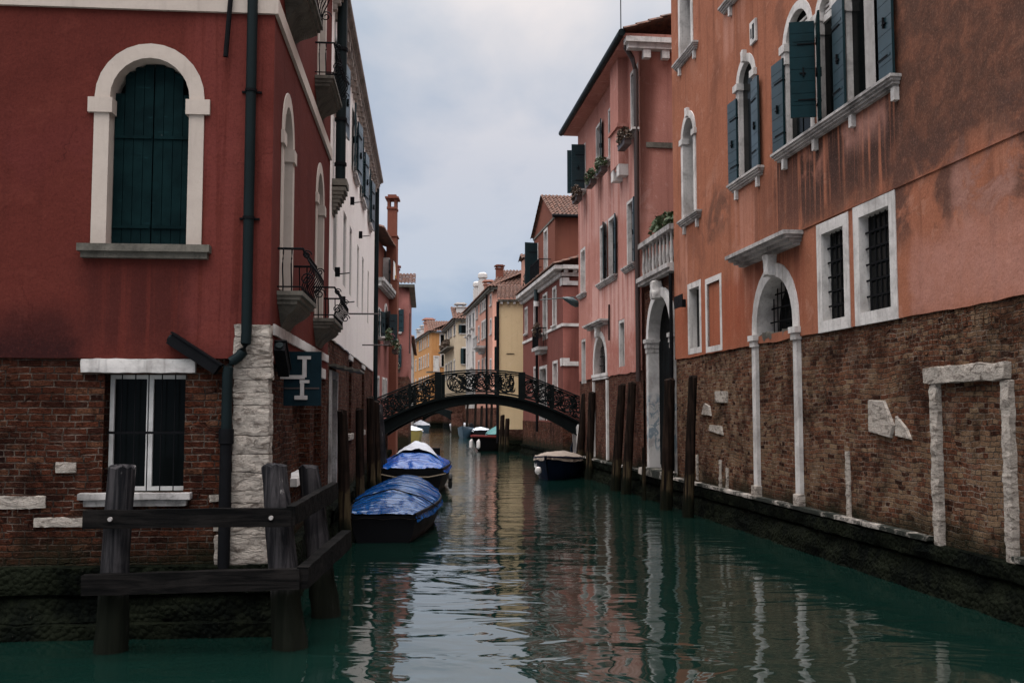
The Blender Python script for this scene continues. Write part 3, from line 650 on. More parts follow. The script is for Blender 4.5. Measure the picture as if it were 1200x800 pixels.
# walls
m = b.mb(); wall(m, -10.0, 0, 0.6, 3.06, b.h['main'], 0.0, 0.26)
m.T = b.T['end']; wall(m, 0, 6.65, 0.6, 3.06, b.h['end'], 0.0, 0.3); m.T = b.T['main']
b.shell(m, -10.0, 0, 0, 6.65, -0.6, 3.06, 'lb'); m.build('brick_wall', 'brick_red', b.r)
m = b.mb(); wall(m, -10.0, 0.03, 3.0, 11.5, b.h['main'], -0.03, 0.26, ragged=0.012, seed=3)
m.T = b.T['end']; wall(m, -0.03, 6.65, 3.0, 11.5, b.h['end'], -0.03, 0.34, ragged=0.07, seed=5); m.T = b.T['main']
b.shell(m, -10.0, 0.03, -0.03, 6.65, 3.0, 11.5, 'lbt'); m.build('plaster_wall', 'red', b.r)
# cream string course round the corner
m = b.mb(); m.box(-10.0, 0.072, -0.072, -0.028, 6.93, 7.30); m.build('string_course', 'trim', b.r)
m = b.mb('end'); m.box(-0.026, 6.60, -0.072, -0.028, 6.93, 7.12); m.build('string_course', 'trim', b.r)
m = b.mb('end'); m.rough_box(0.20, 6.62, -0.055, 0.05, 3.28, 3.41, 0.1, 0.006); m.build('stone_beam', 'istria', b.r)
# worn white quoins
rnd = random.Random(11); z = 0.72; i = 0; m = b.mb()
while z < 3.36:
    h = rnd.choice((0.14, 0.2, 0.3, 0.34)); h = min(h, 3.38-z); 
    if h < 0.06: break
    l = rnd.uniform(0.33, 0.37) if z > 1.2 else rnd.uniform(0.36, 0.55)
    m.rough_box(-l, 0.045+rnd.uniform(-.012, .012), -0.05-rnd.uniform(0, .012), 0.16+rnd.uniform(0, .1), z+0.002, z+h-0.002, 0.022, 0.016, 7.0, True, 0.10); z += h
m.build('corner_stones', 'rubble', b.r)
for (x0, x1, z0, z1) in ((-3.2, -2.33, 1.36, 1.50), (-2.45, -1.9, 1.16, 1.26), (-2.24, -2.02, 1.74, 1.86), (-0.55, -0.4, 1.1, 1.22), (-0.6, -0.36, 1.42, 1.5)): pieces('embedded_stone', 'rubble', b.r, [(x0, x1, -0.022, 0.05, z0, z1)], None, 0.010)
quay(b, 'main', -10.0, 0.15, out=0.10, top=0.74, seed=1); quay(b, 'end', -0.1, 6.65, out=0.09, top=0.74, seed=8)
m = b.mb(); m.rough_box(-10.0, 0.22, -0.26, -0.08, -0.3, 0.16, 0.07, 0.03, 4); m.build('footing_ledge', 'base', b.r)
# drainpipe with its swan neck
m = b.mb(); P = [(-0.21, -0.11, 8.4), (-0.21, -0.11, 3.30), (-0.215, -0.11, 3.16), (-0.24, -0.115, 3.07), (-0.29, -0.12, 3.01), (-0.36, -0.12, 2.96), (-0.395, -0.12, 2.90), (-0.405, -0.12, 2.80), (-0.405, -0.12, 0.55)]
m.tube(P, 0.058, 12); pp = m.build('drainpipe', 'pipe', b.r)
m = b.mb(); m.tube([(-0.405, -0.12, 2.22), (-0.405, -0.12, 2.06), (-0.405, -0.12, 2.05), (-0.405, -0.12, 0.56)], [0.082, 0.082, 0.066, 0.066], 12); m.build('lower_pipe', 'iron', pp)
for z in (4.55, 6.0): m = b.mb(); m.tube([(-0.21, -0.11, z), (-0.21, -0.11, z+0.03)], 0.068, 12); m.box(-0.32, -0.1, -0.06, -0.02, z+.004, z+0.026); m.build('pipe_collar', 'iron', pp)
m = b.mb(); m.tube([(-0.40, -0.13, 7.9), (-0.50, -0.10, 6.40)], 0.028, 8); m.build('cable_rod', 'iron', b.r)
# balconies of the side wall
def balcony(b, f, u0, u1, zt, d, rail_h, name='balcony', ends=True, far=True, mat='slab', h=0.13):
    m = b.mb(f); c = (u0+u1)/2
    m.box(u0, u1, -d, 0.02, zt-0.05, zt); m.box(u0+.03, u1-.03, -d+.03, 0.018, zt-0.10, zt-0.051); m.box(u0+.06, u1-.06, -d+.07, 0.016, zt-0.15, zt-0.101)
    n = 22
    for i in range(n):       # corbel that curls back to the wall
        t0, t1 = i/n, (i+1)/n; q = lambda t: (1-t)**1.5*(1+0.12*math.sin(t*9))
        a = (u1-u0)/2-0.10
        m.box(c-a*(1-0.55*t0), c+a*(1-0.55*t0), -(d-0.10)*q(t0)-0.015, 0.014, zt-0.151-0.30*t1, zt-0.151-0.30*t0)
    bal = m.build(name, mat, b.r)
    m = b.mb(f); zr = zt+rail_h; y = -d+0.03
    def bulge(t): return 0.02+0.10*math.sin(math.pi*min(1, (1-t)*1.15))**2 if t > 0.1 else 0.02
    def bar(u, y0, nx, ny, k=1):
        m.tube([(u+nx*bulge(t)*k, y0+ny*bulge(t)*k, zt+rail_h*t) for t in [i/8 for i in range(9)]], 0.009, 5, cap=False)
    nb = max(5, int((u1-u0)/0.16))
    for i in range(nb+1): bar(u0+.03+(u1-u0-.06)*i/nb, y, 0, -1, 1)
    for i in range(1, 3):
        yy = -d+0.03+(d-0.03)*i/3; bar(u0+.02, yy, -1, 0, .6); bar(u1-.02, yy, 1, 0, .6)
    m.tube([(u0+.02, 0.0, zr), (u0+.02, y-0.02, zr), (u1-.02, y-0.02, zr), (u1-.02, 0.0, zr)], 0.016, 6)
    m.tube([(u0+.02, 0.0, zt+0.05), (u0+.02, y, zt+0.05), (u1-.02, y, zt+0.05), (u1-.02, 0, zt+.05)], 0.010, 5)
    for uc in (u0+.02, u1-.02):
        for zc_, r_ in ((zr-0.07, 0.055), (zt+0.14, 0.075)):
            m.tube([(uc, y-0.07-r_*(1-i/22)*math.cos(i*0.55), zc_+r_*(1-i/22)*math.sin(i*0.55)) for i in range(18)], 0.008, 4)
    m.build('railing', 'iron', bal)
    return bal
balcony(b, 'end', 0.45, 1.95, 3.82, 0.33, 0.50)
balcony(b, 'end', 4.25, 5.85, 3.86, 0.36, 0.48)
balcony(b, 'end', 0.55, 2.0, 7.60, 0.36, 0.75)
balcony(b, 'end', 4.0, 5.5, 7.62, 0.33, 0.52)

# black slanted fixtures by the corner (one on the front, one on the canal side)
def fixture(label, T, L):
    t = root('wall_light', label, 'wall light', T.to_translation(), 0, 'black slanted wall fixtures')
    Q = T.copy(); Q.translation = (0, 0, 0)
    m = MB(Q); m.box(0, L, -0.16, -0.03, -0.065, 0.055); m.box(-0.02, L+0.02, -0.175, -0.02, 0.056, 0.075); h = m.build('housing', 'iron', t)
    m = MB(Q); m.tube([(-0.001, -0.095, 0.0), (-0.022, -0.095, 0.0)], 0.045, 10); m.build('end_cap', 'pipe', h)
    m = MB(Q); m.box(L*0.75, L*0.9, -0.04, 0.06, -0.03, 0.03); m.build('bracket', 'pipe_brown', t)
    return t
T = b.r.matrix_basis
fixture('long black slanted fixture on the red front wall, left of the drainpipe', T @ Matrix.Translation((-1.03, 0, 3.21)) @ Matrix.Rotation(R(33), 4, 'Y'), 0.62)
fixture('black slanted fixture seen end-on beside the white corner stones, next to the hanging sign', T @ ROTP @ Matrix.Translation((0.30, 0, 3.16)) @ Matrix.Rotation(R(35), 4, 'Y'), 0.5)

# hanging sign, perpendicular to the canal wall
sg = root('hanging_sign', 'dark blue-green hanging sign with a pale metal emblem beside the white corner stones', 'sign', T @ Vector((0.03, 1.0, 2.48)), R(LA))
m = MB(); m.box(0.02, 0.47, 0.0, 0.045, 0.0, 0.66); m.build('panel', 'panel', sg)
m = MB(); y0, y1 = -0.028, -0.002
def eb(x0, x1, z0, z1, d=0): m.box(x0, x1, y0-d, y1, z0, z1)
eb(0.185, 0.345, 0.565, 0.605); eb(0.245, 0.295, 0.345, 0.564); eb(-0.02, 0.275, 0.325, 0.372, .004); eb(0.215, 0.33, 0.275, 0.313); eb(0.222, 0.268, 0.125, 0.274); eb(0.155, 0.31, 0.075, 0.124)
m.build('emblem', 'alu', sg)
m = MB(); m.box(0.03, 0.45, -0.012, -0.002, 0.205, 0.222); m.build('strip', 'pipe_brown', sg)

# timber guard in front of the corner
def rot_z(a): return Matrix.Rotation(a, 4, 'Z')
fg = root('timber_guard', 'low timber guard of thick posts and two dark rails round the canal corner', 'guard rail', (-2.3, 10.4, 0), 0)
O = Vector((-2.3, 10.4, 0))
def post(bx, by, tx, ty, zt, r0, r1, seed, mat='pile_grey', parent=None, name='post', n=16, rows=14, zb=-0.6, org=O, top=0.05):
    m = MB(); P = []
    for j in range(rows+1):
        t = j/rows; z = zb+(zt-zb)*t; tt = (z-0)/(zt) if zt else 0
        x = bx+(tx-bx)*tt; y = by+(ty-by)*tt; rr = r0+(r1-r0)*t
        row = []
        for k in range(n):
            a = 2*math.pi*k/n; q = Vector((math.cos(a)*1.4+seed, math.sin(a)*1.4, z*1.3)); d = noise.noise(q)*0.10+noise.noise(q*3.3)*0.05
            if z < 0.35: d += abs(noise.noise(q*6))*0.28
            zz = z+(noise.noise(q*2.2)*top if j == rows else 0)
            row.append(Vector((x+math.cos(a)*rr*(1+d), y+math.sin(a)*rr*(1+d), zz))-org)
        P.append(row)
    for j in range(rows):
        for k in range(n): m.face((P[j][k], P[j][(k+1) % n], P[j+1][(k+1) % n], P[j+1][k]), True)
    c = sum(P[-1], Vector())/n+Vector((0, 0, top*0.6))
    for k in range(n): m.face((P[-1][k], P[-1][(k+1) % n], c), False)
    return m.build(name, mat, parent)
post(-4.06, 10.25, -3.99, 10.25, 1.84, 0.165, 0.125, 1, parent=fg)
post(-2.28, 10.40, -2.50, 10.52, 1.84, 0.175, 0.13, 2, parent=fg)
post(-2.20, 12.0, -2.44, 12.0, 1.75, 0.185, 0.12, 3, parent=fg)
def rail(p, q, h, th, seed):
    p, q = Vector(p), Vector(q); L = (q-p).length; a = math.atan2(q.y-p.y, q.x-p.x); pit = -math.asin((q.z-p.z)/L)
    m = MB(Matrix.Translation(p-O) @ rot_z(a) @ Matrix.Rotation(pit, 4, 'Y')); m.rough_box(0, L, -th/2, th/2, -h/2, h/2, 0.07, 0.007, 3.0+seed*.1)
    return m.build('rail', 'beam', fg)
rail((-4.28, 10.05, 1.335), (-2.22, 10.17, 1.345), 0.185, 0.09, 1); rail((-2.235, 10.14, 1.36), (-2.17, 12.3, 1.45), 0.20, 0.09, 2)
rail((-4.25, 10.0, 0.70), (-2.12, 10.13, 0.74), 0.205, 0.12, 3); rail((-2.10, 10.10, 0.75), (-2.02, 12.3, 0.86), 0.22, 0.12, 4)
for (x, y, z) in ((-4.0, 9.995, 1.34), (-2.42, 10.085, 1.345)):
    m = MB(); m.tube([(x-O.x, y-O.y, z), (x-O.x, y-O.y+0.03, z)], 0.022, 10); m.build('bolt', 'alu', fg)

# ------------------------------------------------------------------ left: white house
WO = CORN+SDIR*6.65
b = WHI = Bld('canal_house', 'long white plastered house with dark green shutters and brick base, second on the left bank', WO, 94.983, ROTM)
U = lambda u: u-6.65
for (u0, u1) in ((7.45, 8.2), (9.7, 10.5), (11.45, 12.1), (14.0, 14.6), (15.95, 16.6), (18.6, 19.2)):
    b.win('main', U(u0), U(u1), 5.08, 6.62, w=0.06, proud=0.012, depth=0.16, mat='grey_pl', sash=False, pane='glass', sill=False)
for (u0, u1) in ((8.0, 8.9), (12.3, 13.2), (15.2, 16.1), (18.7, 19.5)):
    w = b.win('main', U(u0), U(u1), 8.1, 9.6, w=0.08, proud=0.03, depth=0.22, mat='istria', sash=False)
    b.leaf('main', w, U(u0), 8.1, 9.6, 0.62, 176, 7, y=-0.07); b.leaf('main', w, U(u1), 8.1, 9.6, 0.62, 6, 7, y=-0.07)
for (u0, u1) in ((12.05, 12.95), (16.8, 17.8)):
    w = b.win('main', U(u0), U(u1), 1.9, 3.62, w=0.0, proud=0, depth=0.3, sash=False, sill=False, pane='door_wood')
    m = b.mb(); m.rough_box(U(u0-.25), U(u1+.2), -0.06, 0.3, 1.76, 1.9, 0.06, 0.006); m.build('sill', 'rubble', w)
    m = b.mb(); m.rough_box(U(u0-.15), U(u1+.15), -0.03, 0.3, 3.62, 3.74, 0.06, 0.006); m.build('lintel', 'istria', w)
d = b.win('main', U(7.45), U(8.5), 0.95, 3.02, w=0.16, proud=0.05, depth=0.32, mat='istria_soot', sash=False, sill=False, pane='door_wood', name='canal_door')
m = b.mb(); m.T = b.T['main'] @ Matrix.Translation((U(7.2), 0, 3.28)) @ Matrix.Rotation(R(-0), 4, 'X'); 
for i in range(4): m.box(0, 1.5, -0.14*(i+1), -0.14*i, -0.03*(i+1), -0.03*(i+1)+0.04)
m.build('door_canopy', 'slab', d)
m = b.mb(); wall(m, 0, 15.95, 0.6, 3.8, b.h['main']); m.T = b.T['end']; wall(m, -8, 0, 0.6, 3.8, []); m.T = b.T['main']; b.shell(m, 0, 15.95, 0, 8, -0.6, 3.8, 'rb'); m.build('brick_wall', 'brick_far', b.r)
m = b.mb(); wall(m, 0, 15.95, 3.78, 10.1, b.h['main'], -0.03, 0.2, ragged=0.03, seed=9); m.T = b.T['end']; wall(m, -8, 0.03, 3.78, 10.1, [], -0.03); m.T = b.T['main']; b.shell(m, 0, 15.95, -0.03, 8, 3.78, 10.1, 'rbt'); m.build('plaster_wall', 'white', b.r)
quay(b, 'main', 0, 15.95, seed=14)
m = b.mb(); m.box(-0.1, 16.0, -0.19, 0.02, 10.11, 10.2); m.box(-0.1, 16.0, -0.23, 0.02, 10.201, 10.27)
e = m.build('eave', 'eave', b.r)
for i in range(34): u = 0.1+i*0.475; m = b.mb(); m.box(u, u+0.15, -0.17, 0.02, 9.92, 10.109); m.box(u+.01, u+.14, -0.11, 0.02, 9.80, 9.919); m.build('bracket', 'eave', e)
m = b.mb(); m.tube([(-0.1, -0.25, 10.28), (16.0, -0.25, 10.28)], 0.05, 8); m.build('gutter', 'eave', e)
m = b.mb(); tiles(m, (0, -0.22, 10.3), (16, 0, 0), (0, 4.4, 1.5)); m.build('roof', 'tile', b.r)
# flue on a corbel at the near end
m = b.mb(); m.tube([(0.62, -0.16, 6.7), (0.62, -0.16, 12.0)], 0.095, 12); fl = m.build('flue', 'pipe', b.r)
m = b.mb(); m.box(0.35, 0.9, -0.30, 0.01, 6.58, 6.7)
for i in range(7): t = i/7; m.box(0.35+.1*t, 0.9-.1*t, -0.28*(1-t)**0.8, 0.008, 6.55-0.07*(i+1), 6.55-0.07*i-0.001)
m.build('corbel', 'slab', fl)
for z in (7.0, 7.85, 9.2): m = b.mb(); m.tube([(0.62, -0.16, z), (0.62, -0.16, z+0.06)], 0.115, 12); m.build('flue_band', 'iron', fl)
m = b.mb(); m.tube([(15.7, -0.10, 10.1), (15.7, -0.10, 1.2)], 0.075, 10); m.build('drainpipe', 'pipe', b.r)
m = b.mb(); m.tube([(15.88, -0.09, 9.9), (15.88, -0.09, 5.2)], 0.05, 8); m.build('drainpipe', 'pipe', b.r)
for (u, z) in ((11.5, 7.15), (7.9, 5.0), (9.3, 4.6), (14.5, 6.9)): m = b.mb(); m.box(U(u)-.03, U(u)+.03, -0.12, -0.02, z, z+0.18); m.tube([(U(u), -0.1, z+.05), (U(u)+0.05, -0.3, z+.08)], 0.012, 5); m.build('wall_hook', 'iron', b.r)
for (u, z) in ((11.3, 4.62), (16.3, 4.25)): m = b.mb(); m.tube([(U(u), -0.03, z), (U(u), -0.75, z)], 0.02, 6); m.build('iron_arm', 'pipe_brown', b.r)

# ------------------------------------------------------------------ left: rose house with gabled cornice and tall chimney
HO = Vector((-5.675, 41.5, 0))
b = HA = Bld('tall_chimney_house', 'rose pink house with a very tall chimney up its front, left of the bridge', HO, 91.05, ROTM)
for u in (0.3, 2.4, 3.45): b.win('main', u, u+0.55, 3.0, 3.85, w=0.1, sash=False, sill=False)
w = b.win('main', 3.0, 3.95, 5.6, 6.75, arch=0.45, w=0.13, sash=False, sill_out=.3)
b.leaf('main', w, 3.0, 5.6, 6.9, 0.48, 150); b.leaf('main', w, 3.95, 5.6, 6.9, 0.48, 60)
w = b.win('main', 0.6, 1.3, 5.6, 6.75, w=0.1, sash=False, sill_out=.3); b.leaf('main', w, 0.6, 5.6, 6.75, 0.36, 172); b.leaf('main', w, 1.3, 5.6, 6.75, 0.36, 20)
w = b.win('main', 4.6, 5.2, 8.35, 9.5, w=0.09, sash=False)
b.leaf('main', w, 4.6, 8.35, 9.5, 0.32, 172)
m = b.mb(); wall(m, 0, 6.2, 0.6, 7.7, b.h['main']); m.T = b.T['end']; wall(m, -8, 0, -0.6, 7.7, []); m.T = b.T['main']; b.shell(m, 0, 6.2, 0, 8, -0.6, 7.7, 'rb'); m.build('wall', 'rose', b.r)
m = b.mb(); wall(m, 0, 6.2, 8.06, 10.1, b.h['main'], 0.25); m.T = b.T['end']; wall(m, -8, -0.25, 7.7, 10.1, []); m.T = b.T['main']; b.shell(m, 0, 6.2, 0.25, 8, 7.7, 10.1, 'rbt'); m.build('upper_wall', 'rust', b.r)
m = b.mb(); m.box(-0.05, 5.3, -0.32, 0.24, 7.9, 8.05); m.box(-0.02, 5.25, -0.2, 0.24, 7.701, 7.899)
for i in range(14): m.box(0.05+i*.37, 0.2+i*.37, -0.28, -0.201, 7.78, 7.898)
m.build('cornice', 'istria_soot', b.r)
m = b.mb(); tiles(m, (-0.1, -0.25, 10.12), (6.3, 0, 0), (0, 3.0, 1.2)); rf = m.build('roof', 'tile', b.r)
# the stack
m = b.mb(); m.box(5.0, 5.9, -0.36, 0.22, -0.5, 8.6); m.box(5.03, 5.8, -0.32, 0.16, 8.601, 10.7); m.box(5.08, 5.7, -0.29, 0.13, 10.701, 12.0)
for z in (8.58, 10.68): m.box(4.98, 5.85, -0.37, 0.20, z, z+0.05)
m.box(5.03, 5.8, -0.32, 0.16, 12.001, 12.1)
for (x, y) in ((5.08, -.30), (5.6, -.30), (5.08, .02), (5.6, .02)): m.box(x, x+.12, y, y+.12, 12.101, 12.5)
m.box(4.95, 5.9, -0.40, 0.24, 12.501, 12.58); m.box(5.1, 5.7, -0.28, 0.12, 12.581, 12.7); m.build('chimney', 'rust', b.r)
quay(b, 'main', 0, 6.2, seed=21)

def planter(label, p, L, rz, n=90, dry=False, flower=None, h=0.22, seed=0, box=True):
    t = root('flower_box', label, 'flower box', p, rz, 'flower boxes under the windows')
    if box:
        m = MB(); m.box(-L/2, L/2, -0.22, 0, 0.0, 0.15); m.box(-L/2-.02, L/2+.02, -0.24, -0.001, 0.151, 0.17); m.build('box', 'pipe_brown', t)
    rnd = random.Random(seed); m = MB(); leaves(m, (0, -0.14, 0.17+h*0.45), (L/2, 0.19, h), n, 0.12, rnd); m.build('foliage', 'leaf_dry' if dry else 'leaf', t)
    if flower: m = MB(); leaves(m, (0, -0.18, 0.22+h*0.5), (L/2, 0.2, h*0.9), n//5, 0.07, rnd); m.build('flowers', flower, t)
    return t
hm = HA.r.matrix_basis
planter('planter of red flowers under the lower window of the tall-chimney house', hm @ Vector((1.0, -0.3, 5.25)), 1.2, R(91.05), 160, False, 'petal', 0.4, 1)
planter('green planter beside the chimney stack of the tall-chimney house', hm @ Vector((3.6, -0.35, 5.05)), 1.1, R(91.05), 150, False, 'petal_pale', 0.35, 2)
t = root('laundry', 'white and amber cloths hanging from the upper window of the tall-chimney house', 'laundry', hm @ Vector((3.7, -0.3, 9.2)), R(91.05))
m = MB()
for (x, z0, z1, k) in ((-0.3, -.75, 0.1, 0), (0.1, -.5, .1, 1)):
    m = MB()
    for i in range(8): a, c = x+i*.045, x+(i+1)*.045; m.face(((a, -0.05+.04*math.sin(i*1.3), z0), (c, -0.05+.04*math.sin((i+1)*1.3), z0), (c, -0.05, z1), (a, -.05, z1)), True)
    m.build('cloth', 'white_cloth', t)
m = MB()
for i in range(6): a, c = 0.5+i*.05, 0.5+(i+1)*.05; m.face(((a, -0.05+.04*math.sin(i*1.3), -.6), (c, -0.05+.04*math.sin((i+1)*1.3), -.6), (c, -0.05, 0.1), (a, -.05, 0.1)), True)
m.build('amber_cloth', 'amber', t)
m = MB(); m.tube([(-0.6, -0.05, .1), (1.0, -.05, .1)], 0.012, 5); m.build('line', 'iron', t)

# left: pink end house behind
b = HB = Bld('end_house', 'small pink house end wall with brick lower storey, beyond the tall chimney', (-6.45, 62.0, 0), 94.983, ROTM)
for (u0, u1, z0, z1) in ((-0.62, -0.22, 5.2, 6.6), (-0.62, -0.1, 7.4, 8.8)):
    w = b.win('end', u0-.5, u1-.5, z0, z1, w=0.07, sash=False); b.leaf('end', w, u1-.5, z0, z1, 0.3, 20)
m = b.mb('end'); wall(m, -4, 0, 4.6, 10.2, b.h['end']); m.T = b.T['main']; wall(m, 0, 12, 4.6, 10.2, []); b.shell(m, 0, 12, 0, 4, 4.6, 10.2, 'rbt'); m.build('plaster_wall', 'rose', b.r)
m = b.mb('end'); wall(m, -4, 0.02, -0.6, 4.6, [], -0.02); m.T = b.T['main']; wall(m, -0.02, 12, -0.6, 4.6, [], -0.02); m.build('brick_wall', 'brick_far', b.r)
m = b.mb(); m.box(-0.3, 12.2, -0.35, 0.02, 10.2, 10.36)
m.box(-0.3, -0.001, 0.021, 4, 10.2, 10.36); m.build('eave', 'slab', b.r)
m = b.mb(); tiles(m, (-0.35, -0.4, 10.38), (0, 4.2, 0), (3, 0, 1.0)); rf = m.build('roof', 'tile', b.r)
chimney(b, 1.0, 0.9, 10.2, 11.7, 0.5, 'rose', parent=rf)
w = b.win('main', 0.5, 1.3, 5.2, 8.6, w=.05, sash=False, sill=False) if False else None
m = b.mb(); m.box(0.2, 0.9, -0.09, -0.04, 6.1, 8.6); m.build('shutter', 'shutter', b.r)
planter('pale trailing plant on the sill of the small pink end house', HB.r.matrix_basis @ Vector((-0.18, 0.9, 4.85)), 0.8, R(94.983-90), 140, False, 'petal_pale', 0.4, 5)

# left: pale grey house far off
b = Bld('far_grey_house', 'pale grey house far down the left bank, mostly hidden', CORN+SDIR*108, 94.983, ROTM)
for u in (1.5, 4, 6.5, 9, 12): b.win('main', u, u+1.0, 8.2, 9.8, w=.1, sash=False); b.win('main', u, u+1.0, 4.5, 6.2, w=.1, sash=False)
b.win('end', -1.2, -0.5, 7.5, 9, w=.1, sash=False)
m = b.mb(); wall(m, 0, 40, -0.6, 11.3, b.h['main']); m.T = b.T['end']; wall(m, -8, 0, -0.6, 11.3, b.h['end']); m.T = b.T['main']; b.shell(m, 0, 40, 0, 8, -0.6, 11.3, 'rbt'); m.build('wall', 'grey_pl', b.r)
m = b.mb(); tiles(m, (-0.2, -0.4, 11.35), (40.4, 0, 0), (0, 4.2, 1.5), .4, .6, .1); m.build('roof', 'tile', b.r)

# ------------------------------------------------------------------ near right: orange house
RA = 276.727
RO = Vector((5.66255, 13.42047, 0)); RDIR = Vector((math.cos(R(RA)), math.sin(R(RA)), 0))
b = ORA = Bld('orange_house', 'tall weathered orange plastered house with stained walls and brick base, nearest on the right', RO, RA)
def key_stone(b, win, u, z, mat='istria', k=1.0):
    m = b.mb(); m.rough_box(u-.13*k, u+.13*k, -0.20*k, 0.02, z-.18*k, z+.20*k, 0.04, 0.03*k, 7); m.build('keystone', mat, win)
# first floor: three-light window
tri = []
for (u0, u1) in ((-4.65, -3.62), (-3.20, -2.60), (-2.18, -1.05)):
    r = (u1-u0)/2
    w = b.win('main', u0, u1, 7.24, 9.12, arch=r, w=0.16, proud=0.045, depth=0.09, sash=False, sill=False, pane='dark')
    m = b.mb(); m.box(u0+.02, u1-.02, 0.02, 0.074, 9.02, 9.14)
    for i in range(4): m.box(u0+.06, u1-.06, 0.04, 0.073, 9.18+i*.08, 9.22+i*.08)
    m.build('transom', 'istria', w)
    m = b.mb(); m.box(u0+.02, (u0+u1)/2-.03, 0.05, 0.073, 7.25, 9.0); m.box((u0+u1)/2+.03, u1-.02, 0.05, 0.073, 7.25, 9.0); m.build('glazing', 'glass', w)
    pieces('impost', 'istria', w, [(a, c, -0.10, 0.10, 9.05, 9.2) for (a, c) in ((u0-.2, u0+.05), (u1-.05, u1+.2))])
    pieces('impost', 'istria', w, [(a, c, -0.075, 0.08, 8.82, 9.049) for (a, c) in ((u0-.15, u0+.03), (u1-.03, u1+.15))])
    tri.append(w)
b.leaf('main', tri[0], -4.67, 7.24, 8.95, 0.47, 176, 8, y=-0.09)
b.leaf('main', tri[0], -3.28, 7.42, 9.10, 0.42, 108, 8, mat='shutter', y=-0.09); b.leaf('main', tri[1], -3.20, 7.26, 9.10, 0.40, 20, 8, mat='shutter_worn', y=-0.08); b.leaf('main', tri[1], -2.54, 7.24, 9.05, 0.46, 4, 8, y=-0.10)
b.leaf('main', tri[2], -1.03, 7.24, 9.05, 0.46, 3, 8, y=-0.09)
m = b.mb()
for i in range(10): a, c = -1.66+i*.032, -1.66+(i+1)*.032; m.face(((a, 0.0+.025*math.sin(i*1.9), 7.26), (c, 0.0+.025*math.sin((i+1)*1.9), 7.26), (c, 0.0+.02*math.sin((i+1)*1.9), 9.0), (a, 0.0+.02*math.sin(i*1.9), 9.0)), True)
m.build('curtain', 'curtain', tri[2])
def moulded_sill(b, f, u0, u1, z, out, win, mat='istria_soot', corb=()):
    m = b.mb(f); 
    for i, (o, a, c) in enumerate(((1.0, -.045, 0), (0.86, -.085, -.0451), (0.70, -.13, -.0851), (0.5, -.17, -.1301))): m.box(u0+.03*i, u1-.03*i, -out*o, 0.05, z+a, z+c)
    s_ = m.build('sill', mat, win)
    pieces('corbel', 'istria', s_, [(u-.05, u+.05, -out*.55, 0.02, z-.36, z-.171) for u in corb], b.T[f])
moulded_sill(b, 'main', -5.12, -0.52, 7.235, 0.20, tri[1], corb=(-4.75, -3.4, -2.0, -0.65))
# first floor: two single arched windows
w = b.win('main', -7.20, -6.38, 7.24, 9.22, arch=0.40, w=0.17, proud=0.045, depth=0.07, sash=False, sill=False)
b.leaf('main', w, -7.23, 7.26, 9.0, 0.45, 176, 8, y=-0.08); b.leaf('main', w, -6.34, 7.26, 9.05, 0.45, 4, 8, y=-0.08)
moulded_sill(b, 'main', -7.70, -5.85, 7.235, 0.17, w, corb=(-7.4, -6.15)); key_stone(b, w, -6.79, 9.74, k=.6)
pieces('impost', 'istria', w, [(a, c, -0.10, 0.10, 9.16, 9.3) for (a, c) in ((-7.42, -7.16), (-6.42, -6.16))])
w = b.win('main', -11.25, -10.40, 7.18, 9.2, arch=0.45, w=0.17, proud=0.06, depth=0.22, sash=False, sill=False)
m = b.mb(); m.box(-10.50, -10.42, -0.02, 0.20, 7.2, 9.0); m.build('shutter', 'shutter', w)
moulded_sill(b, 'main', -11.5, -9.85, 7.175, 0.17, w, corb=(-11.2, -10.15)); key_stone(b, w, -10.82, 9.78, k=.6)
pieces('impost', 'istria', w, [(a, c, -0.10, 0.10, 9.1, 9.24) for (a, c) in ((-11.47, -11.21), (-10.44, -10.18))])
# second floor
w = b.win('main', -11.4, -10.5, 11.3, 13.2, w=0.16, proud=0.05, depth=0.45, sash=False, sill=False)
m = b.mb(); m.box(-10.56, -10.515, 0.0, 0.42, 11.32, 13.1); m.build('shutter', 'shutter', w)
moulded_sill(b, 'main', -11.8, -9.95, 11.295, 0.17, w, corb=(-11.45, -10.2))
w = b.win('main', -7.4, -6.5, 11.3, 13.2, w=0.16, proud=0.05, depth=0.4, sash=False, sill=False); moulded_sill(b, 'main', -8.1, -6.0, 11.295, 0.17, w, corb=(-7.6, -6.2))
pl = root('wall_plaque', 'small white plaque with a dark keyhole shaped slot, high on the orange wall', 'plaque', RO+RDIR*(-6.25)+Vector((0, 0, 9.85)), R(RA))
m = MB(); m.box(-0.16, 0.16, -0.075, -0.031, -0.02, 0.44); m.build('plate', 'istria', pl); m = MB(); m.box(0.0, 0.09, -0.082, -0.0745, 0.05, 0.36); m.box(-0.10, -0.05, -.082, -.0745, 0.1, .3); m.build('slot', 'iron', pl)
# mezzanine: two barred windows
for (u0, u1, lo, hi) in ((-3.30, -2.48, 3.93, 5.40), (-1.93, -0.98, 3.93, 5.42)):
    w = b.win('main', u0, u1, lo, hi, w=0.19, proud=0.045, depth=0.13, sash=False, sill=False, grille=True, bars=(0.16, 0.24), closed=True)
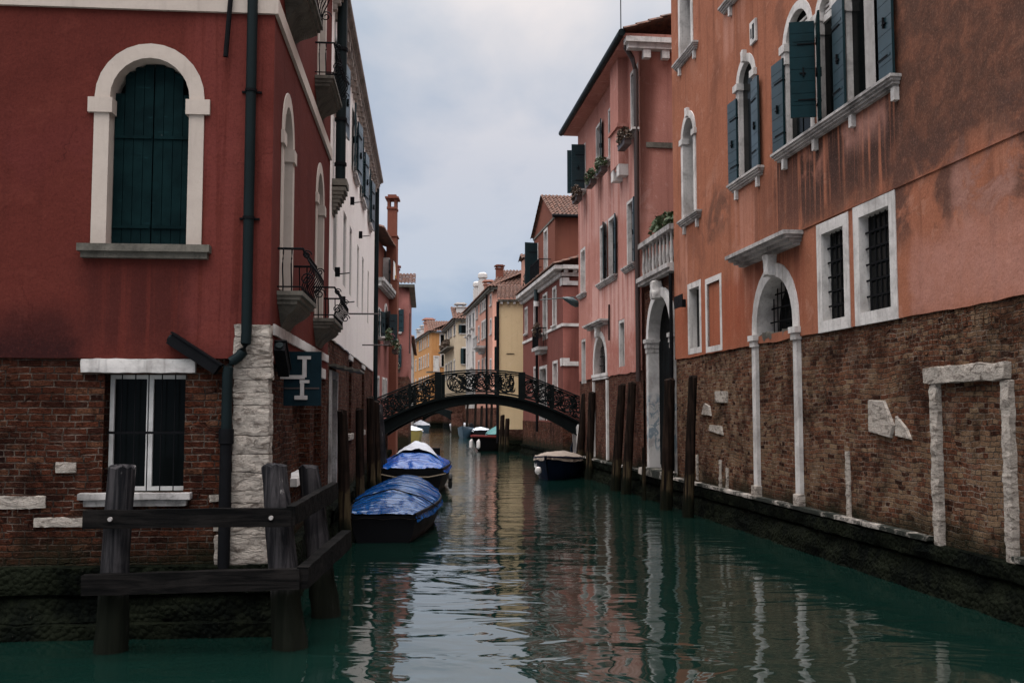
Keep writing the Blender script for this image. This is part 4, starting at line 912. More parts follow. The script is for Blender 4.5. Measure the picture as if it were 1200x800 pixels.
# arched doorway with hood, its lower half bricked up
w = b.win('main', -6.35, -4.55, 3.90, 4.05, arch=0.92, w=0.26, proud=0.06, depth=0.42, sash=False, sill=False, pane='glass', grille=True, bars=(0.2, 0.30), name='arched_opening')
key_stone(b, w, -5.45, 5.18, k=1.05)
m = b.mb(); m.rough_box(-6.3, -4.6, -0.02, 0.25, 3.74, 3.93, 0.06, 0.05, 4); m.build('rubble_sill', 'slab', w)
for u in (-6.50, -4.42):
    m = b.mb(); m.box(u-.10, u+.10, -0.075, 0.06, 0.95, 3.70); m.build('pilaster', 'istria', w)
    m = b.mb(); m.box(u-.15, u+.17, -0.14, 0.06, 3.82, 3.93); m.box(u-.12, u+.13, -0.11, 0.05, 3.701, 3.819); m.build('capital', 'istria', w)
    m = b.mb(); m.rough_box(u-.14, u+.14, -0.12, 0.06, 0.70, 0.96, 0.04, 0.015, 7); m.build('pilaster_base', 'rubble', w)
m = b.mb(); 
for i, (o, a, c) in enumerate(((0.40, 5.55, 5.62), (0.34, 5.49, 5.549), (0.25, 5.43, 5.489), (0.16, 5.38, 5.429))): m.box(-7.2+.05*i, -4.05-.05*i, -o, 0.02, a, c)
m.build('hood', 'istria_soot', w)
# small window and its blind twin
w = b.win('main', -10.95, -10.15, 3.95, 5.40, w=0.14, proud=0.035, depth=0.17, sash=False, sill=False, closed=True)
m = b.mb(); m.box(-11.25, -10.55, -0.33, -0.31, 4.95, 5.25); m.box(-11.26, -11.24, -.31, 0, 5.0, 5.2); m.build('shade', 'iron', w)
b.h['main'].append((-9.55, -8.65, 3.90, 5.35, 0, 0.05))
m = b.mb(); ring(m, outline(-9.55, -8.65, 3.90, 5.35, e=-0.0), outline(-9.55, -8.65, 3.90, 5.35, e=.13, eb=.13), -0.036, 0.02, True); bf = m.build('blind_window', 'istria', b.r)
m = b.mb(); m.box(-9.56, -8.64, 0.015, 0.06, 3.89, 5.36); m.build('infill', 'orange', bf)
# bricked doorway of worn white stone, and odd stones in the brick
m = b.mb(); m.rough_box(-0.06, 1.74, -0.10, 0.1, 2.78, 3.0, 0.045, 0.022, 5); bd = m.build('blocked_doorway', 'rubble', b.r)
for u in (0.05, 1.62): m = b.mb(); m.rough_box(u, u+.17, -0.085, 0.1, 0.62, 2.775, 0.04, 0.022, 6); m.build('jamb', 'rubble', bd)
def shard(P, name='embedded_stone'):
    m = b.mb(); c = Vector((sum(p[0] for p in P)/len(P), 0, sum(p[1] for p in P)/len(P))); rows = []
    for k in (1.0, 0.93, 0.5): rows.append([(c.x+(p[0]-c.x)*k+noise.noise(Vector((p[0]*3, k, p[1])))*.02, (0.02, -0.035, -0.05)[int((1-k)*2.2) if k < 1 else 0] if k != 0.93 else -0.04, c.z+(p[1]-c.z)*k) for p in P])
    n = len(P)
    for a, q in zip(rows[:-1], rows[1:]):
        for i in range(n): m.face((a[i], a[(i+1) % n], q[(i+1) % n], q[i]))
    m.face(rows[-1]); m.build(name, 'rubble', b.r)
shard([(-1.80, 2.10), (-1.12, 2.02), (-1.02, 2.20), (-1.30, 2.58), (-1.80, 2.60)]); shard([(-0.99, 2.06), (-0.55, 2.02), (-0.66, 2.17), (-0.97, 2.36)])
shard([(-9.1, 2.62), (-8.3, 2.60), (-8.28, 2.86), (-9.1, 2.88)]); shard([(-10.1, 2.35), (-9.4, 2.32), (-9.5, 2.55), (-9.9, 2.62)]); shard([(-9.6, 1.98), (-8.6, 1.9), (-8.7, 2.1), (-9.5, 2.12)])
for (u, z0, z1) in ((-2.62, 0.72, 1.78), (-8.9, 0.75, 1.35), (-8.45, 0.7, 1.2), (-10.6, 0.8, 1.4)): pieces('embedded_stone', 'rubble', b.r, [(u, u+.13, -0.03, 0.05, z0, z1)], None, 0.02)
m = b.mb(); a_, c_ = -0.5, 2.1
for i in range(15):
    t = (i+0.5)/15; an = math.pi*(0.12+0.76*t); x = 0.83+1.15*math.cos(an); z = 3.02+0.72*math.sin(an)-0.25
    m.box(x-.035, x+.035, -0.012, 0.02, z, z+0.24)
m.build('relieving_arch', 'brick_brown', b.r)
m = b.mb(); wall(m, -12.25, 9.0, 0.6, 3.78, b.h['main'], 0, 0.3); b.shell(m, -12.25, 9.0, 0, 9, -0.6, 3.78, 'lrb'); m.build('brick_wall', 'brick_brown', b.r)
m = b.mb(); wall(m, -12.25, 9.0, 3.76, 16.5, b.h['main'], -0.03, 0.3, ragged=0.035, seed=31); b.shell(m, -12.25, 9.0, -0.03, 9, 3.76, 16.5, 'lrbt'); m.build('plaster_wall', 'orange', b.r)
m = b.mb(); m.box(-4.05, 9.0, -0.05, -0.028, 5.62, 5.635); m.build('plaster_joint', 'orange', b.r)
quay(b, 'main', -12.25, 9.0, out=0.10, top=0.66, seed=40)
m = b.mb(); m.rough_box(-12.25, 0.0, -0.16, 0.02, 0.69, 0.755, 0.06, 0.012, 4); m.build('quay_ledge', 'ledge', b.r)
m = b.mb(); m.rough_box(1.85, 9.0, -0.16, 0.02, 0.69, 0.755, 0.06, 0.012, 4); m.build('quay_ledge', 'ledge', b.r)

# ------------------------------------------------------------------ right: pink house with water gate and terrace
PO = RO+RDIR*(-15.7)
b = PIN = Bld('pink_house', 'tall faded pink house with water gate and balustraded terrace, second on the right', PO, RA)
V = lambda u: u+15.7
def lamp_hood(b, u0, u1, z, w): 
    m = b.mb()
    for i, (o, a, c) in enumerate(((0.34, .12, .18), (0.28, .07, .119), (0.18, 0, .069))): m.box(u0+.05*i, u1-.05*i, -o, 0.02, z+a, z+c)
    m.build('hood', 'istria_soot', w)
w = b.win('main', V(-18.65), V(-18.0), 3.85, 5.25, w=0.12, proud=.02, depth=0.13, sash=False, sill=False)
w = b.win('main', V(-25.1), V(-24.45), 3.5, 5.1, w=0.12, proud=.02, depth=0.13, sash=False, sill=False)
w = b.win('main', V(-22.65), V(-20.7), 3.75, 4.05, arch=0.98, w=0.22, proud=.05, depth=0.3, sash=False, sill=True, sill_out=.09, sill_h=.2, grille=True, bars=(.25, .35), name='arched_window')
key_stone(b, w, V(-21.7), 5.2); lamp_hood(b, V(-23.4), V(-20.2), 5.38, w)
for u in (-22.8, -20.5): m = b.mb(); m.box(V(u)-.09, V(u)+.09, -0.07, 0.05, 0.8, 3.5); m.build('pilaster', 'istria', w)
for (u0, u1, kk) in ((-21.5, -20.55, 0), (-20.1, -19.15, 1)):
    w = b.win('main', V(u0), V(u1), 6.9, 8.85, w=0.11, proud=.03, depth=0.12, sash=False, sill=False, pane='shutter_worn')
    b.leaf('main', w, V(u1)+.02, 6.92, 8.85, 0.42, (24, 10)[kk], 7, y=-0.05)
    if kk: moulded_sill(b, 'main', V(-21.8), V(-18.8), 6.89, 0.17, w)
w = b.win('main', V(-17.4), V(-16.6), 6.9, 8.85, w=0.1, proud=.03, depth=0.12, sash=False, sill=False); b.leaf('main', w, V(-16.58), 6.92, 8.85, 0.45, 10, 7, y=-0.05); moulded_sill(b, 'main', V(-17.8), V(-16.2), 6.89, 0.17, w)
w = b.win('main', V(-25.2), V(-24.4), 6.95, 8.6, w=0.12, proud=.03, depth=0.3, sash=False, sill=False, pane='frame_white'); moulded_sill(b, 'main', V(-25.55), V(-24.05), 6.94, 0.17, w)
w = b.win('main', V(-16.75), V(-15.95), 10.85, 12.75, w=0.12, proud=.03, depth=0.2, sash=False, sill_out=.25)
w = b.win('main', V(-20.0), V(-19.5), 10.85, 12.6, w=0.10, proud=.03, depth=0.15, sash=False, sill_out=.25)
w = b.win('main', V(-22.1), V(-21.2), 10.85, 12.6, w=0.10, proud=.03, depth=0.15, sash=False, sill_out=.25); b.leaf('main', w, V(-21.18), 10.9, 12.6, 0.44, 12, 7, y=-0.06)
w = b.win('main', V(-25.0), V(-24.2), 10.85, 12.6, w=0.10, proud=.03, depth=0.15, sash=False, sill_out=.25); b.leaf('main', w, V(-25.02), 10.9, 12.6, 0.52, 96, 7, y=-0.06); b.leaf('main', w, V(-24.18), 10.9, 12.6, 0.5, 92, 7, y=-0.06)
# water gate bay
w = b.win('main', 0.80, 3.08, 0.84, 4.45, arch=1.12, w=0.24, proud=.05, depth=0.30, sash=False, sill=False, pane='dark', name='water_gate', mat='graffiti')
key_stone(b, w, 1.95, 5.72, k=1.25)
for (a, c) in ((0.52, 0.86), (3.02, 3.36)):
    m = b.mb(); m.box(a, c, -0.13, 0.4, 4.36, 4.47); m.box(a+.03, c-.03, -0.10, 0.38, 4.22, 4.359); m.box(a+.05, c-.05, -0.08, 0.36, 4.08, 4.219); m.build('impost', 'istria_soot', w)
m = b.mb(); m.box(0.82, 3.06, 0.26, 0.286, 0.95, 4.4); m.build('gate', 'door_wood', w)
m = b.mb(); m.rough_box(0.5, 3.4, -0.3, 0.5, 0.66, 0.86, 0.08, 0.012, 4); m.build('water_step', 'ledge', w)
m = b.mb(); wall(m, 0, 3.45, 0.6, 6.15, b.h['main'], 0.06, 0.5); b.shell(m, 0, 3.45, 0.06, 8, 0.6, 6.15, 'bt'); m.build('gate_wall', 'brick_far', b.r)
m = b.mb(); m.box(0.03, 3.42, -0.20, 0.30, 6.16, 6.28); m.box(0.03, 3.42, -0.14, 0.25, 6.06, 6.159); cn = m.build('terrace_cornice', 'istria_soot', b.r)
m = b.mb(); m.box(0.05, 3.42, -0.14, 0.12, 7.16, 7.30); bl = m.build('balustrade_rail', 'istria_soot', b.r)
for i in range(9):
    u = 0.28+i*0.365; m = b.mb(); m.tube([(u, -0.02, 6.28), (u, -0.02, 6.36), (u, -0.02, 6.55), (u, -0.02, 6.8), (u, -0.02, 7.05), (u, -0.02, 7.16)], [.06, .035, .06, .04, .035, .06], 8); m.build('baluster', 'istria_soot', bl)
# walls
m = b.mb(); wall(m, V(-25.7), 0, 0.6, 3.66, b.h['main'], 0, .35); b.shell(m, V(-25.7), 0, 0, 9, -0.6, 3.66, 'lb'); m.build('brick_wall', 'brick_far', b.r)
m = b.mb(); wall(m, V(-25.7), 0.0, 3.64, 13.45, b.h['main'], -0.03, .35, ragged=.05, seed=51); m.T = b.T['end']; wall(m, -0.03, 6, 6.1, 13.45, [], 0.0); m.T = b.T['main']; b.shell(m, V(-25.7), 0, -0.03, 9, 3.64, 13.45, 'lbt'); m.build('plaster_wall', 'pink', b.r)
m = b.mb('end'); m.box(0.15, 6, -0.05, 0.0, 10.22, 10.38); m.build('string_course', 'slab', b.r)
quay(b, 'main', V(-25.7), 3.45, out=0.10, top=.66, seed=52)
m = b.mb(); m.rough_box(V(-25.7), 0.5, -0.16, 0.02, 0.69, 0.755, 0.08, 0.012, 4); m.build('quay_ledge', 'ledge', b.r)
m = b.mb(); m.box(V(-26.1), 0.25, -0.55, -0.031, 13.46, 13.58); m.box(V(-26.1), 0.25, -0.0305, 9, 13.46, 13.58); ev = m.build('eave', 'pink', b.r)
m = b.mb(); m.tube([(V(-26.2), -0.62, 13.58), (0.3, -0.62, 13.58)], 0.11, 10); m.build('gutter', 'pipe', ev)
m = b.mb('end'); m.box(-0.5, 6, -0.36, 0.0, 13.30, 13.455); m.box(-0.42, 6, -0.26, 0.0, 13.14, 13.299); co = m.build('end_cornice', 'istria', b.r)
pieces('bracket', 'istria', co, [(q, q+.22, -0.22, 0.0, 12.88, 13.139) for q in (0.05, 0.62, 1.2)], b.T['end'])
m = b.mb(); tiles(m, (V(-26.2), -0.55, 13.6), (26.5-15.7+.15, 0, 0), (0, 4.5, 1.6)); m.build('roof', 'tile', b.r)
m = b.mb(); m.tube([(-0.05, -0.45, 13.5), (-0.07, -0.42, 13.25), (-0.10, -0.22, 12.95), (-0.10, -0.12, 12.6), (-0.10, -0.12, 3.3)], 0.075, 10); m.build('drainpipe', 'pipe_brown', b.r)
m = b.mb(); m.tube([(-0.35, -0.5, 13.6), (-0.35, -0.5, 16.2)], .016, 5); m.build('aerial', 'iron', b.r)
# flue projecting on corbels
m = b.mb(); m.box(V(-18.35), V(-17.2), -0.34, -0.025, 10.1, 13.45); m.box(V(-18.45), V(-17.1), -0.40, -0.03, 11.25, 11.36); fl = m.build('chimney_breast', 'pink', b.r)
pieces('corbel', 'istria', fl, [(V(-18.35), V(-18.0), -0.33, -0.028, 9.75, 10.099), (V(-17.55), V(-17.2), -0.33, -0.028, 9.75, 10.099)])
m = b.mb(); m.box(V(-17.9), V(-17.65), -0.3, -0.2, 10.0, 10.099) ; m.build('corbel_arch', 'pink', fl)
m = b.mb(); m.tube([(V(-19.95), -0.08, 4.8), (V(-19.9), -0.08, 6.0)], 0.03, 6); m.tube([(V(-23.9), -0.06, 7.4), (V(-23.2), -0.06, 6.9), (V(-21.8), -0.06, 6.75)], .02, 5) if False else None; m.build('cable', 'iron', b.r)
m = b.mb(); m.tube([(2.95, 0.15, 0.9), (2.95, 0.15, 4.05)], 0.055, 8); m.build('gate_pipe', 'hull_blue', b.r)
m = b.mb(); m.tube([(3.36, -0.10, 0.9), (3.36, -0.10, 6.0)], 0.05, 8); m.build('drainpipe', 'iron', b.r)
pm = b.r.matrix_basis
for i, (u, lab) in enumerate(((-16.25, 'bushy dry flower box high beside the drainpipe of the pink house'), (-19.6, 'flower box left of the projecting flue of the pink house'), (-21.4, 'flower box under the half-shuttered top window of the pink house'), (-24.1, 'flower box at the far corner of the pink house, under open shutters'))):
    planter(lab, pm @ Vector((V(u), -0.26, 10.35)), 0.9, R(RA), 220, i in (0, 3), 'petal_pale' if i == 3 else None, 0.32, 60+i)
t = root('terrace_plant', 'green bushy plant on the balustraded terrace above the water gate', 'plant', pm @ Vector((1.5, 0.5, 6.2)), R(RA))
m = MB(); m.tube([(0, 0, 0), (0, 0, .5)], [.28, .36], 12); m.build('pot', 'tile', t)
m = MB(); rnd = random.Random(77); leaves(m, (0.2, -.25, 1.30), (1.2, .35, .40), 460, .17, rnd); m.build('foliage', 'leaf', t)

# ------------------------------------------------------------------ right: red-brown house on the far side of the side alley
b = RBH = Bld('red_brown_house', 'dark red-brown house with white bands, cornice and balcony, right of the iron bridge', (2.36, 46.0, 0), 277.92)
for (u0, u1, z0, z1) in ((-2.4, -1.65, 6.6, 8.35), (-8.2, -7.3, 6.9, 8.35), (-2.4, -1.4, 3.5, 4.75), (-8.2, -7.35, 3.6, 4.75), (-11.4, -10.7, 6.9, 8.3)):
    b.win('main', u0, u1, z0, z1, w=0.13, proud=.04, depth=.14, sash=False, pane='maroon', sill_h=.1)
w = b.win('main', -5.2, -4.2, 6.1, 8.35, w=0.13, sash=False, sill=False, pane='glass', name='balcony_door')
d = b.win('main', -6.3, -4.4, 2.0, 4.65, w=0.14, sash=False, sill=False, pane='door_wood', name='door')
m = b.mb(); m.box(-6.1, -4.15, -0.50, 0.02, 5.55, 5.72); m.box(-5.9, -4.35, -0.36, 0.018, 5.38, 5.549)
bal = m.build('balcony', 'istria_soot', b.r)
m = b.mb(); y = -0.46
for i in range(13): u = -6.05+i*.15; m.tube([(u, y, 5.72), (u, y, 6.65)], .014, 5, cap=False)
for i in range(4): m.tube([(-4.2, y+i*.13, 5.72), (-4.2, y+i*.13, 6.65)], .014, 5, cap=False); m.tube([(-6.05, y+i*.13, 5.72), (-6.05, y+i*.13, 6.65)], .014, 5, cap=False)
m.tube([(-6.05, 0, 6.66), (-6.05, y, 6.66), (-4.2, y, 6.66), (-4.2, 0, 6.66)], .03, 6); m.build('railing', 'iron', bal)
m = b.mb(); wall(m, -12.42, 0, 1.9, 9.0, b.h['main'], 0, .2); m.T = b.T['end']; wall(m, 0, 8, 1.9, 9.0, []); m.T = b.T['main']; b.shell(m, -12.42, 0, 0, 8, 1.9, 9.0, 'lbt'); m.build('plaster_wall', 'maroon', b.r)
m = b.mb(); wall(m, -12.42, 0.03, -0.6, 1.92, [], -0.03); m.T = b.T['end']; wall(m, -0.03, 8, -0.6, 1.92, [], -0.03); m.build('brick_wall', 'brick_red', b.r)
quay(b, 'main', -12.42, 0.1, seed=61, top=.6)
for f, a, c in (('main', -12.45, 0.0), ('end', -0.05, 8)):
    m = b.mb(f); m.box(a, c, -0.05, -0.001, 6.38, 6.52); m.build('string_course', 'istria', b.r)
    m = b.mb(f); m.box(a, c+(0.3 if f == 'main' else 0), -0.42, -0.002, 9.02, 9.2); m.box(a, c, -0.12, -0.001, 8.72, 8.88); c2 = m.build('cornice', 'istria', b.r)
    n = int((c-a)/.42)
    pieces('bracket', 'istria', c2, [(a+.1+i*.42, a+.26+i*.42, -0.3, -0.001, 8.885, 9.018) for i in range(n)], b.T[f])
for z0 in (8.3, 4.55):
    m = b.mb(); m.box(-0.45, 0.06, -0.06, -0.002, z0+.0, z0+.36); m.T = b.T['end']; m.box(-0.058, 0.72, -0.06, -0.002, z0, z0+.2); m.box(-0.058, 0.3, -.06, -.002, z0+.201, z0+.36); m.build('corner_stone', 'istria', b.r)
m = b.mb(); tiles(m, (-12.5, -0.45, 9.22), (12.9, 0, 0), (0, 3.0, .9)); m.build('roof', 'tile', b.r)
m = b.mb(); m.tube([(-6.6, -0.14, 9.3), (-6.6, -0.14, 1.4)], .07, 8); m.build('drainpipe', 'iron', b.r)
rm = b.r.matrix_basis
planter('dark leafy planters along the balcony of the red-brown house', rm @ Vector((-5.3, -0.22, 6.2)), 1.6, R(277.92), 380, True, None, .45, 70)
m = b.mb(); m.tube([(-6.6, -0.14, 8.0), (-6.6, -0.14, 8.25)], .16, 12); m.build('pipe_collar', 'fender', b.r)
m = b.mb(); m.tube([(-6.6, -0.16, 8.3), (-6.6, -0.16, 8.9)], .13, 10); m.build('pipe_box', 'lamp_green', b.r)
# street lamp on a long bracket from the far corner of the pink house
t = root('street_lamp', 'dark green street lamp on a long bracket at the far corner of the pink house', 'street lamp', (2.72, 39.2, 6.9), 0)
m = MB(); m.box(-.06, 0.02, -.08, .08, -.25, .15); m.build('wall_plate', 'lamp_green', t)
m = MB(); m.tube([(-.06, 0, 0.0), (-.3, 0, .05), (-1.6, 0, -.06)], .022, 6); m.build('arm', 'lamp_green', t)
m = MB(); m.tube([(-.72, 0, .02), (-.55, 0, -.03), (-.35, 0, -.12), (-.15, 0, -.24), (-.06, 0, -.30)], [.03, .10, .15, .14, .05], 10); m.build('lamp_head', 'lamp_green', t)
m = MB(); m.tube([(-.34, 0, -.19), (-.2, 0, -.27), (-.13, 0, -.31)], [.05, .09, .04], 8); m.build('lamp_glass', 'alu', t)

# set-back rust coloured upper house
b = Bld('gabled_upper_house', 'rust red gabled house rising behind the cornice of the red-brown house', (2.4, 55.0, 0), 277.9)
w = b.win('main', -3.4, -2.4, 10.4, 13.0, w=.14, sash='frame_white'); 
w = b.win('main', -6.5, -5.8, 10.2, 12.7, w=.1, sash=False); b.leaf('main', w, -5.78, 10.2, 12.8, .8, 80, 6)
m = b.mb(); wall(m, -7.37, 0, 6, 13.4, b.h['main'], 0, .3); m.T = b.T['end']; wall(m, 0, 8, 6, 13.4, []); m.T = b.T['main']; b.shell(m, -7.37, 0, 0, 8, 6, 13.4, 'lb')
m.face(((-7.37, 0, 13.4), (0, 0, 13.4), (-3.68, 0, 15.2))); m.face(((0, 8, 13.4), (-7.37, 8, 13.4), (-3.68, 8, 15.2))); m.build('wall', 'rust', b.r)
m = b.mb(); m.box(-7.4, 0.05, -0.06, -0.002, 13.2, 13.32); m.build('string_course', 'slab', b.r)
m = b.mb(); tiles(m, (0.25, -0.2, 13.32), (0, 8.4, 0), (-3.93, 0, 1.95)); tiles(m, (-7.62, -0.2, 13.32), (0, 8.4, 0), (3.93, 0, 1.95)); rf = m.build('roof', 'tile', b.r)
m = b.mb(); m.tube([(.3, -.2, 13.3), (.3, 8, 13.3)], .1, 8); m.build('gutter', 'iron', rf)
m = b.mb(); m.box(-4.6, -1.2, -0.75, 0.02, 10.05, 10.17); bal = m.build('balcony', 'slab', b.r)
m = b.mb()
for i in range(24): u = -4.5+i*.14; m.tube([(u, -.7, 10.17), (u, -.7, 11.1)], .014, 5, cap=False)
m.tube([(-4.5, 0, 11.1), (-4.5, -.7, 11.1), (-1.3, -.7, 11.1), (-1.3, 0, 11.1)], .025, 5); m.build('railing', 'iron', bal)
t = root('roof_creeper', 'dark straggling creeper at the far corner of the rust red gabled house', 'plant', b.r.matrix_basis @ Vector((-7.6, -0.1, 9.3)), R(277.9))
m = MB(); rnd = random.Random(5); m.tube([(0, 0, 0), (.1, -.1, 1.0), (0, -.2, 2.0)], .04, 5); m.build('stem', 'pile', t)
m = MB(); leaves(m, (0, -.2, 1.0), (.5, .4, 1.3), 260, .2, rnd); m.build('foliage', 'leaf_dry', t)

# yellow house end wall
b = YEL = Bld('yellow_house', 'plain pale yellow house end wall with tiled eave, behind the bridge', (-0.80, 62.0, 0), 278.0)
YE = Matrix.Rotation(R(-278.0), 4, 'Z'); b.T['end'] = YE
m = b.mb('end'); wall(m, 0, 4, -0.6, 9.3, [], 0); b.shell(m, 0, 4, 0, 9, -0.6, 9.3, 'lrbt'); m.build('wall', 'yellow', b.r)
m = b.mb('end'); m.box(-0.1, 4, -0.25, -0.002, 9.3, 9.42); ev = m.build('eave', 'slab', b.r)
pieces('bracket', 'istria', ev, [(.08+i*.4, .22+i*.4, -0.2, -0.002, 9.16, 9.299) for i in range(9)], b.T['end'])
m = b.mb('end'); tiles(m, (-0.15, -0.3, 9.44), (4.2, 0, 0), (0, 4, 1.3), .26, .4, .07); m.build('roof', 'tile', b.r)
m = b.mb('end'); m.tube([(-0.09, -0.08, 9.3), (-0.09, -0.08, 0.5)], .09, 8); m.build('drainpipe', 'iron', b.r)
pieces('shutter', 'shutter_worn', b.r, [(-0.30, -0.002, 0.2, 0.26, z, z+1.5) for z in (3.2, 5.0, 6.9)], b.T['end'])
m = b.mb('end'); m.tube([(.68, -.01, 9.0), (.62, -.05, 8.55)], .02, 5); m.build('wall_crack', 'iron', b.r) if False else None
pieces('wall_tie', 'iron', b.r, [(.45, .95, -.03, -.002, 6.02, 6.06)], b.T['end'] @ Matrix.Translation((0.0, 0, 0)))
quay(b, 'end', 0, 4, seed=66)
m = b.mb('end'); wall(m, -0.04, 4, -.6, 1.35, [], -.04); m.build('brick_base', 'brick_far', b.r)

# salmon and white terrace houses
b = MPH = Bld('salmon_house', 'long salmon pink house with red tiled roof, dormer and balcony, middle distance', (-2.06, 105.0, 0), 278.28)
for (u0, u1, z0, z1) in ((-15.6, -14.2, 13.7, 15.1), (-11.6, -10.5, 14.0, 15.1), (-9.5, -8.3, 14.0, 15.0), (-7.6, -6.4, 14.0, 15.0), (-5.7, -4.5, 14.0, 15.0), (-1.9, -0.9, 13.9, 14.9), (-9.9, -8.5, 10.8, 12.7), (-8.0, -6.8, 10.8, 12.7), (-6.3, -5.0, 10.8, 12.7), (-1.9, -0.9, 10.8, 12.3), (-13.5, -12.2, 10.8, 12.5), (-9.5, -8.3, 6.5, 8.4), (-6.5, -5.3, 6.5, 8.4), (-13.5, -12.3, 6.5, 8.4), (-2, -1, 6.5, 8)):
    b.win('main', u0, u1, z0, z1, w=.16, depth=.07, sash=False, sill_h=.15)
m = b.mb(); wall(m, -16.8, 0, -0.6, 15.4, b.h['main'], 0, .2); m.T = b.T['end']; wall(m, 0, 12, -0.6, 15.4, []); m.T = b.T['main']; b.shell(m, -16.8, 0, 0, 12, -0.6, 15.4, 'lbt'); m.build('wall', 'salmon', b.r)
for f, a, c in (('main', -16.8, .4), ('end', -.4, 12)):
    m = b.mb(f); m.box(a, c, -.4, -.002, 15.41, 15.6); ev = m.build('eave', 'slab', b.r)
    pieces('bracket', 'slab', ev, [(a+.2+i*.8, a+.5+i*.8, -.3, -.002, 15.2, 15.409) for i in range(int((c-a-.3)/.8))], b.T[f])
m = b.mb(); tiles(m, (-16.8, -.5, 15.6), (17.2, 0, 0), (-2, 5, 2.3), .36, .6, .1); tiles(m, (.5, -.5, 15.6), (0, 12, 0), (-4, 2, 2.3), .36, .6, .1); rf = m.build('roof', 'tile', b.r)
m = b.mb(); m.box(-10.0, -6.2, -1.1, .02, 9.6, 9.85); m.box(-9.6, -6.6, -.8, .018, 9.3, 9.599); m.box(-9.2, -7.0, -.5, .016, 9.0, 9.299); bal = m.build('balcony', 'istria_soot', b.r)
m = b.mb()
for i in range(17): m.tube([(-9.9+i*.225, -1.0, 9.85), (-9.9+i*.225, -1.0, 10.8)], .05, 5, cap=False)
m.box(-10, -6.2, -1.08, -.92, 10.8, 10.95); m.build('balustrade', 'istria_soot', bal)
m = b.mb(); m.tube([(-3.5, -.2, 15.4), (-3.5, -.2, .5)], .12, 6); m.build('drainpipe', 'iron', b.r)
chimney(b, -2.0, 1.0, 15.2, 18.3, .75, 'rust', parent=rf); chimney(b, -11.0, .9, 15.2, 17.8, 1.0, 'salmon', parent=rf)
m = b.mb(); m.box(0.5, 2.6, 3.0, 7, 15.4, 18.3); dm = m.build('dormer', 'salmon', rf)
m = b.mb('end'); m.box(3.3, 4.3, -2.66, -2.58, 16.6, 17.8); m.build('dormer_window', 'glass', rf)
m = b.mb(); tiles(m, (0.2, 2.7, 18.3), (0, 4.6, 0), (1.4, 0, .6), .36, .6, .1); tiles(m, (2.9, 2.7, 18.3), (0, 4.6, 0), (-1.4, 0, .6), .36, .6, .1); m.build('dormer_roof', 'tile', rf)
quay(b, 'main', -16.8, 0, seed=68)
def brick_base(b, x0, x1, D, z1):
    m = b.mb(); wall(m, x0, x1+.04, -.6, z1, [], -.04); b.shell(m, x0, x1+.04, -.04, D, -.6, z1, 'lrt'); m.build('brick_base', 'brick_far', b.r)
brick_base(b, -16.8, 0, 12, 2.9)
b = Bld('white_terrace_house', 'narrow white plastered terrace house with tall white chimneys, joined to the salmon house', Vector((-2.06, 105, 0))+Vector((math.cos(R(278.28)), math.sin(R(278.28)), 0))*-16.82, 278.28)
for (u0, u1, z0, z1) in ((-7.3, -5.2, 12.4, 14.9), (-3.2, -1.3, 12.9, 14.8), (-10.5, -9.2, 12.4, 14.9), (-7.3, -10.0, 8, 10), (-3.2, -1.7, 8, 10), (-7.2, -10.0, 4, 6), (-3.2, -1.6, 4, 6)): b.win('main', u0, u1, z0, z1, w=.18, depth=.07, sash=False, sill_out=.4, sill_h=.2)
m = b.mb(); wall(m, -11.9, 0, -.6, 15.4, b.h['main'], 0, .2); b.shell(m, -11.9, 0, 0, 12, -.6, 15.4, 'lrbt'); m.build('wall', 'grey_pl', b.r)
m = b.mb(); m.box(-12, 0, -.4, -.002, 15.41, 15.6); m.build('eave', 'slab', b.r)
m = b.mb(); tiles(m, (-12, -.5, 15.6), (12, 0, 0), (0, 5, 2.3), .36, .6, .1); rf = m.build('roof', 'tile', b.r)
chimney(b, -6.4, .9, 15.2, 18.9, .95, 'grey_pl', 'round', rf); chimney(b, -0.2, .9, 15.2, 19.2, 1.0, 'grey_pl', 'round', rf)
quay(b, 'main', -11.9, 0, seed=69); brick_base(b, -11.9, 0, 12, 2.9)

# cream and ochre houses closing the view
b = Bld('cream_house', 'cream house with end wall windows and a chimney, closing the canal view', (-7.9, 140, 0), 278.65)
for (u0, u1, z0, z1) in ((-17.5, -14.5, 13.4, 15.1), (-12.5, -10.2, 13.6, 15.1), (-9, -6.5, 13.6, 15.0), (-3.2, -.8, 13.4, 14.9), (-17, -14.5, 7.5, 9.8), (-12, -10, 7.5, 9.8), (-8, -6, 7.5, 9.8), (-3, -1.4, 7.5, 9.8)): b.win('main', u0, u1, z0, z1, w=.2, depth=.08, sash=False)
for (u0, u1, z0, z1) in ((.75, 1.6, 13.5, 14.7), (1.05, 2.0, 9.2, 11.4)):
    w = b.win('end', u0, u1, z0, z1, w=.2, depth=.08, sash=False); b.leaf('end', w, u0, z0, z1, .4, 175, 4); b.leaf('end', w, u1, z0, z1, .4, 5, 4)
m = b.mb(); wall(m, -20.2, 0, -.6, 15.3, b.h['main'], 0, .25); m.T = b.T['end']; wall(m, 0, 9, -.6, 15.3, b.h['end'], 0, .25); m.T = b.T['main']; b.shell(m, -20.2, 0, 0, 9, -.6, 15.3, 'lbt'); m.build('wall', 'cream', b.r)
for f, a, c in (('main', -20.3, .4), ('end', -.4, 9)):
    m = b.mb(f); m.box(a, c, -.4, -.002, 15.31, 15.5); ev = m.build('eave', 'slab', b.r); pieces('bracket', 'slab', ev, [(a+.2+i*.9, a+.6+i*.9, -.3, -.002, 15.0, 15.309) for i in range(int((c-a-.3)/.9))], b.T[f])
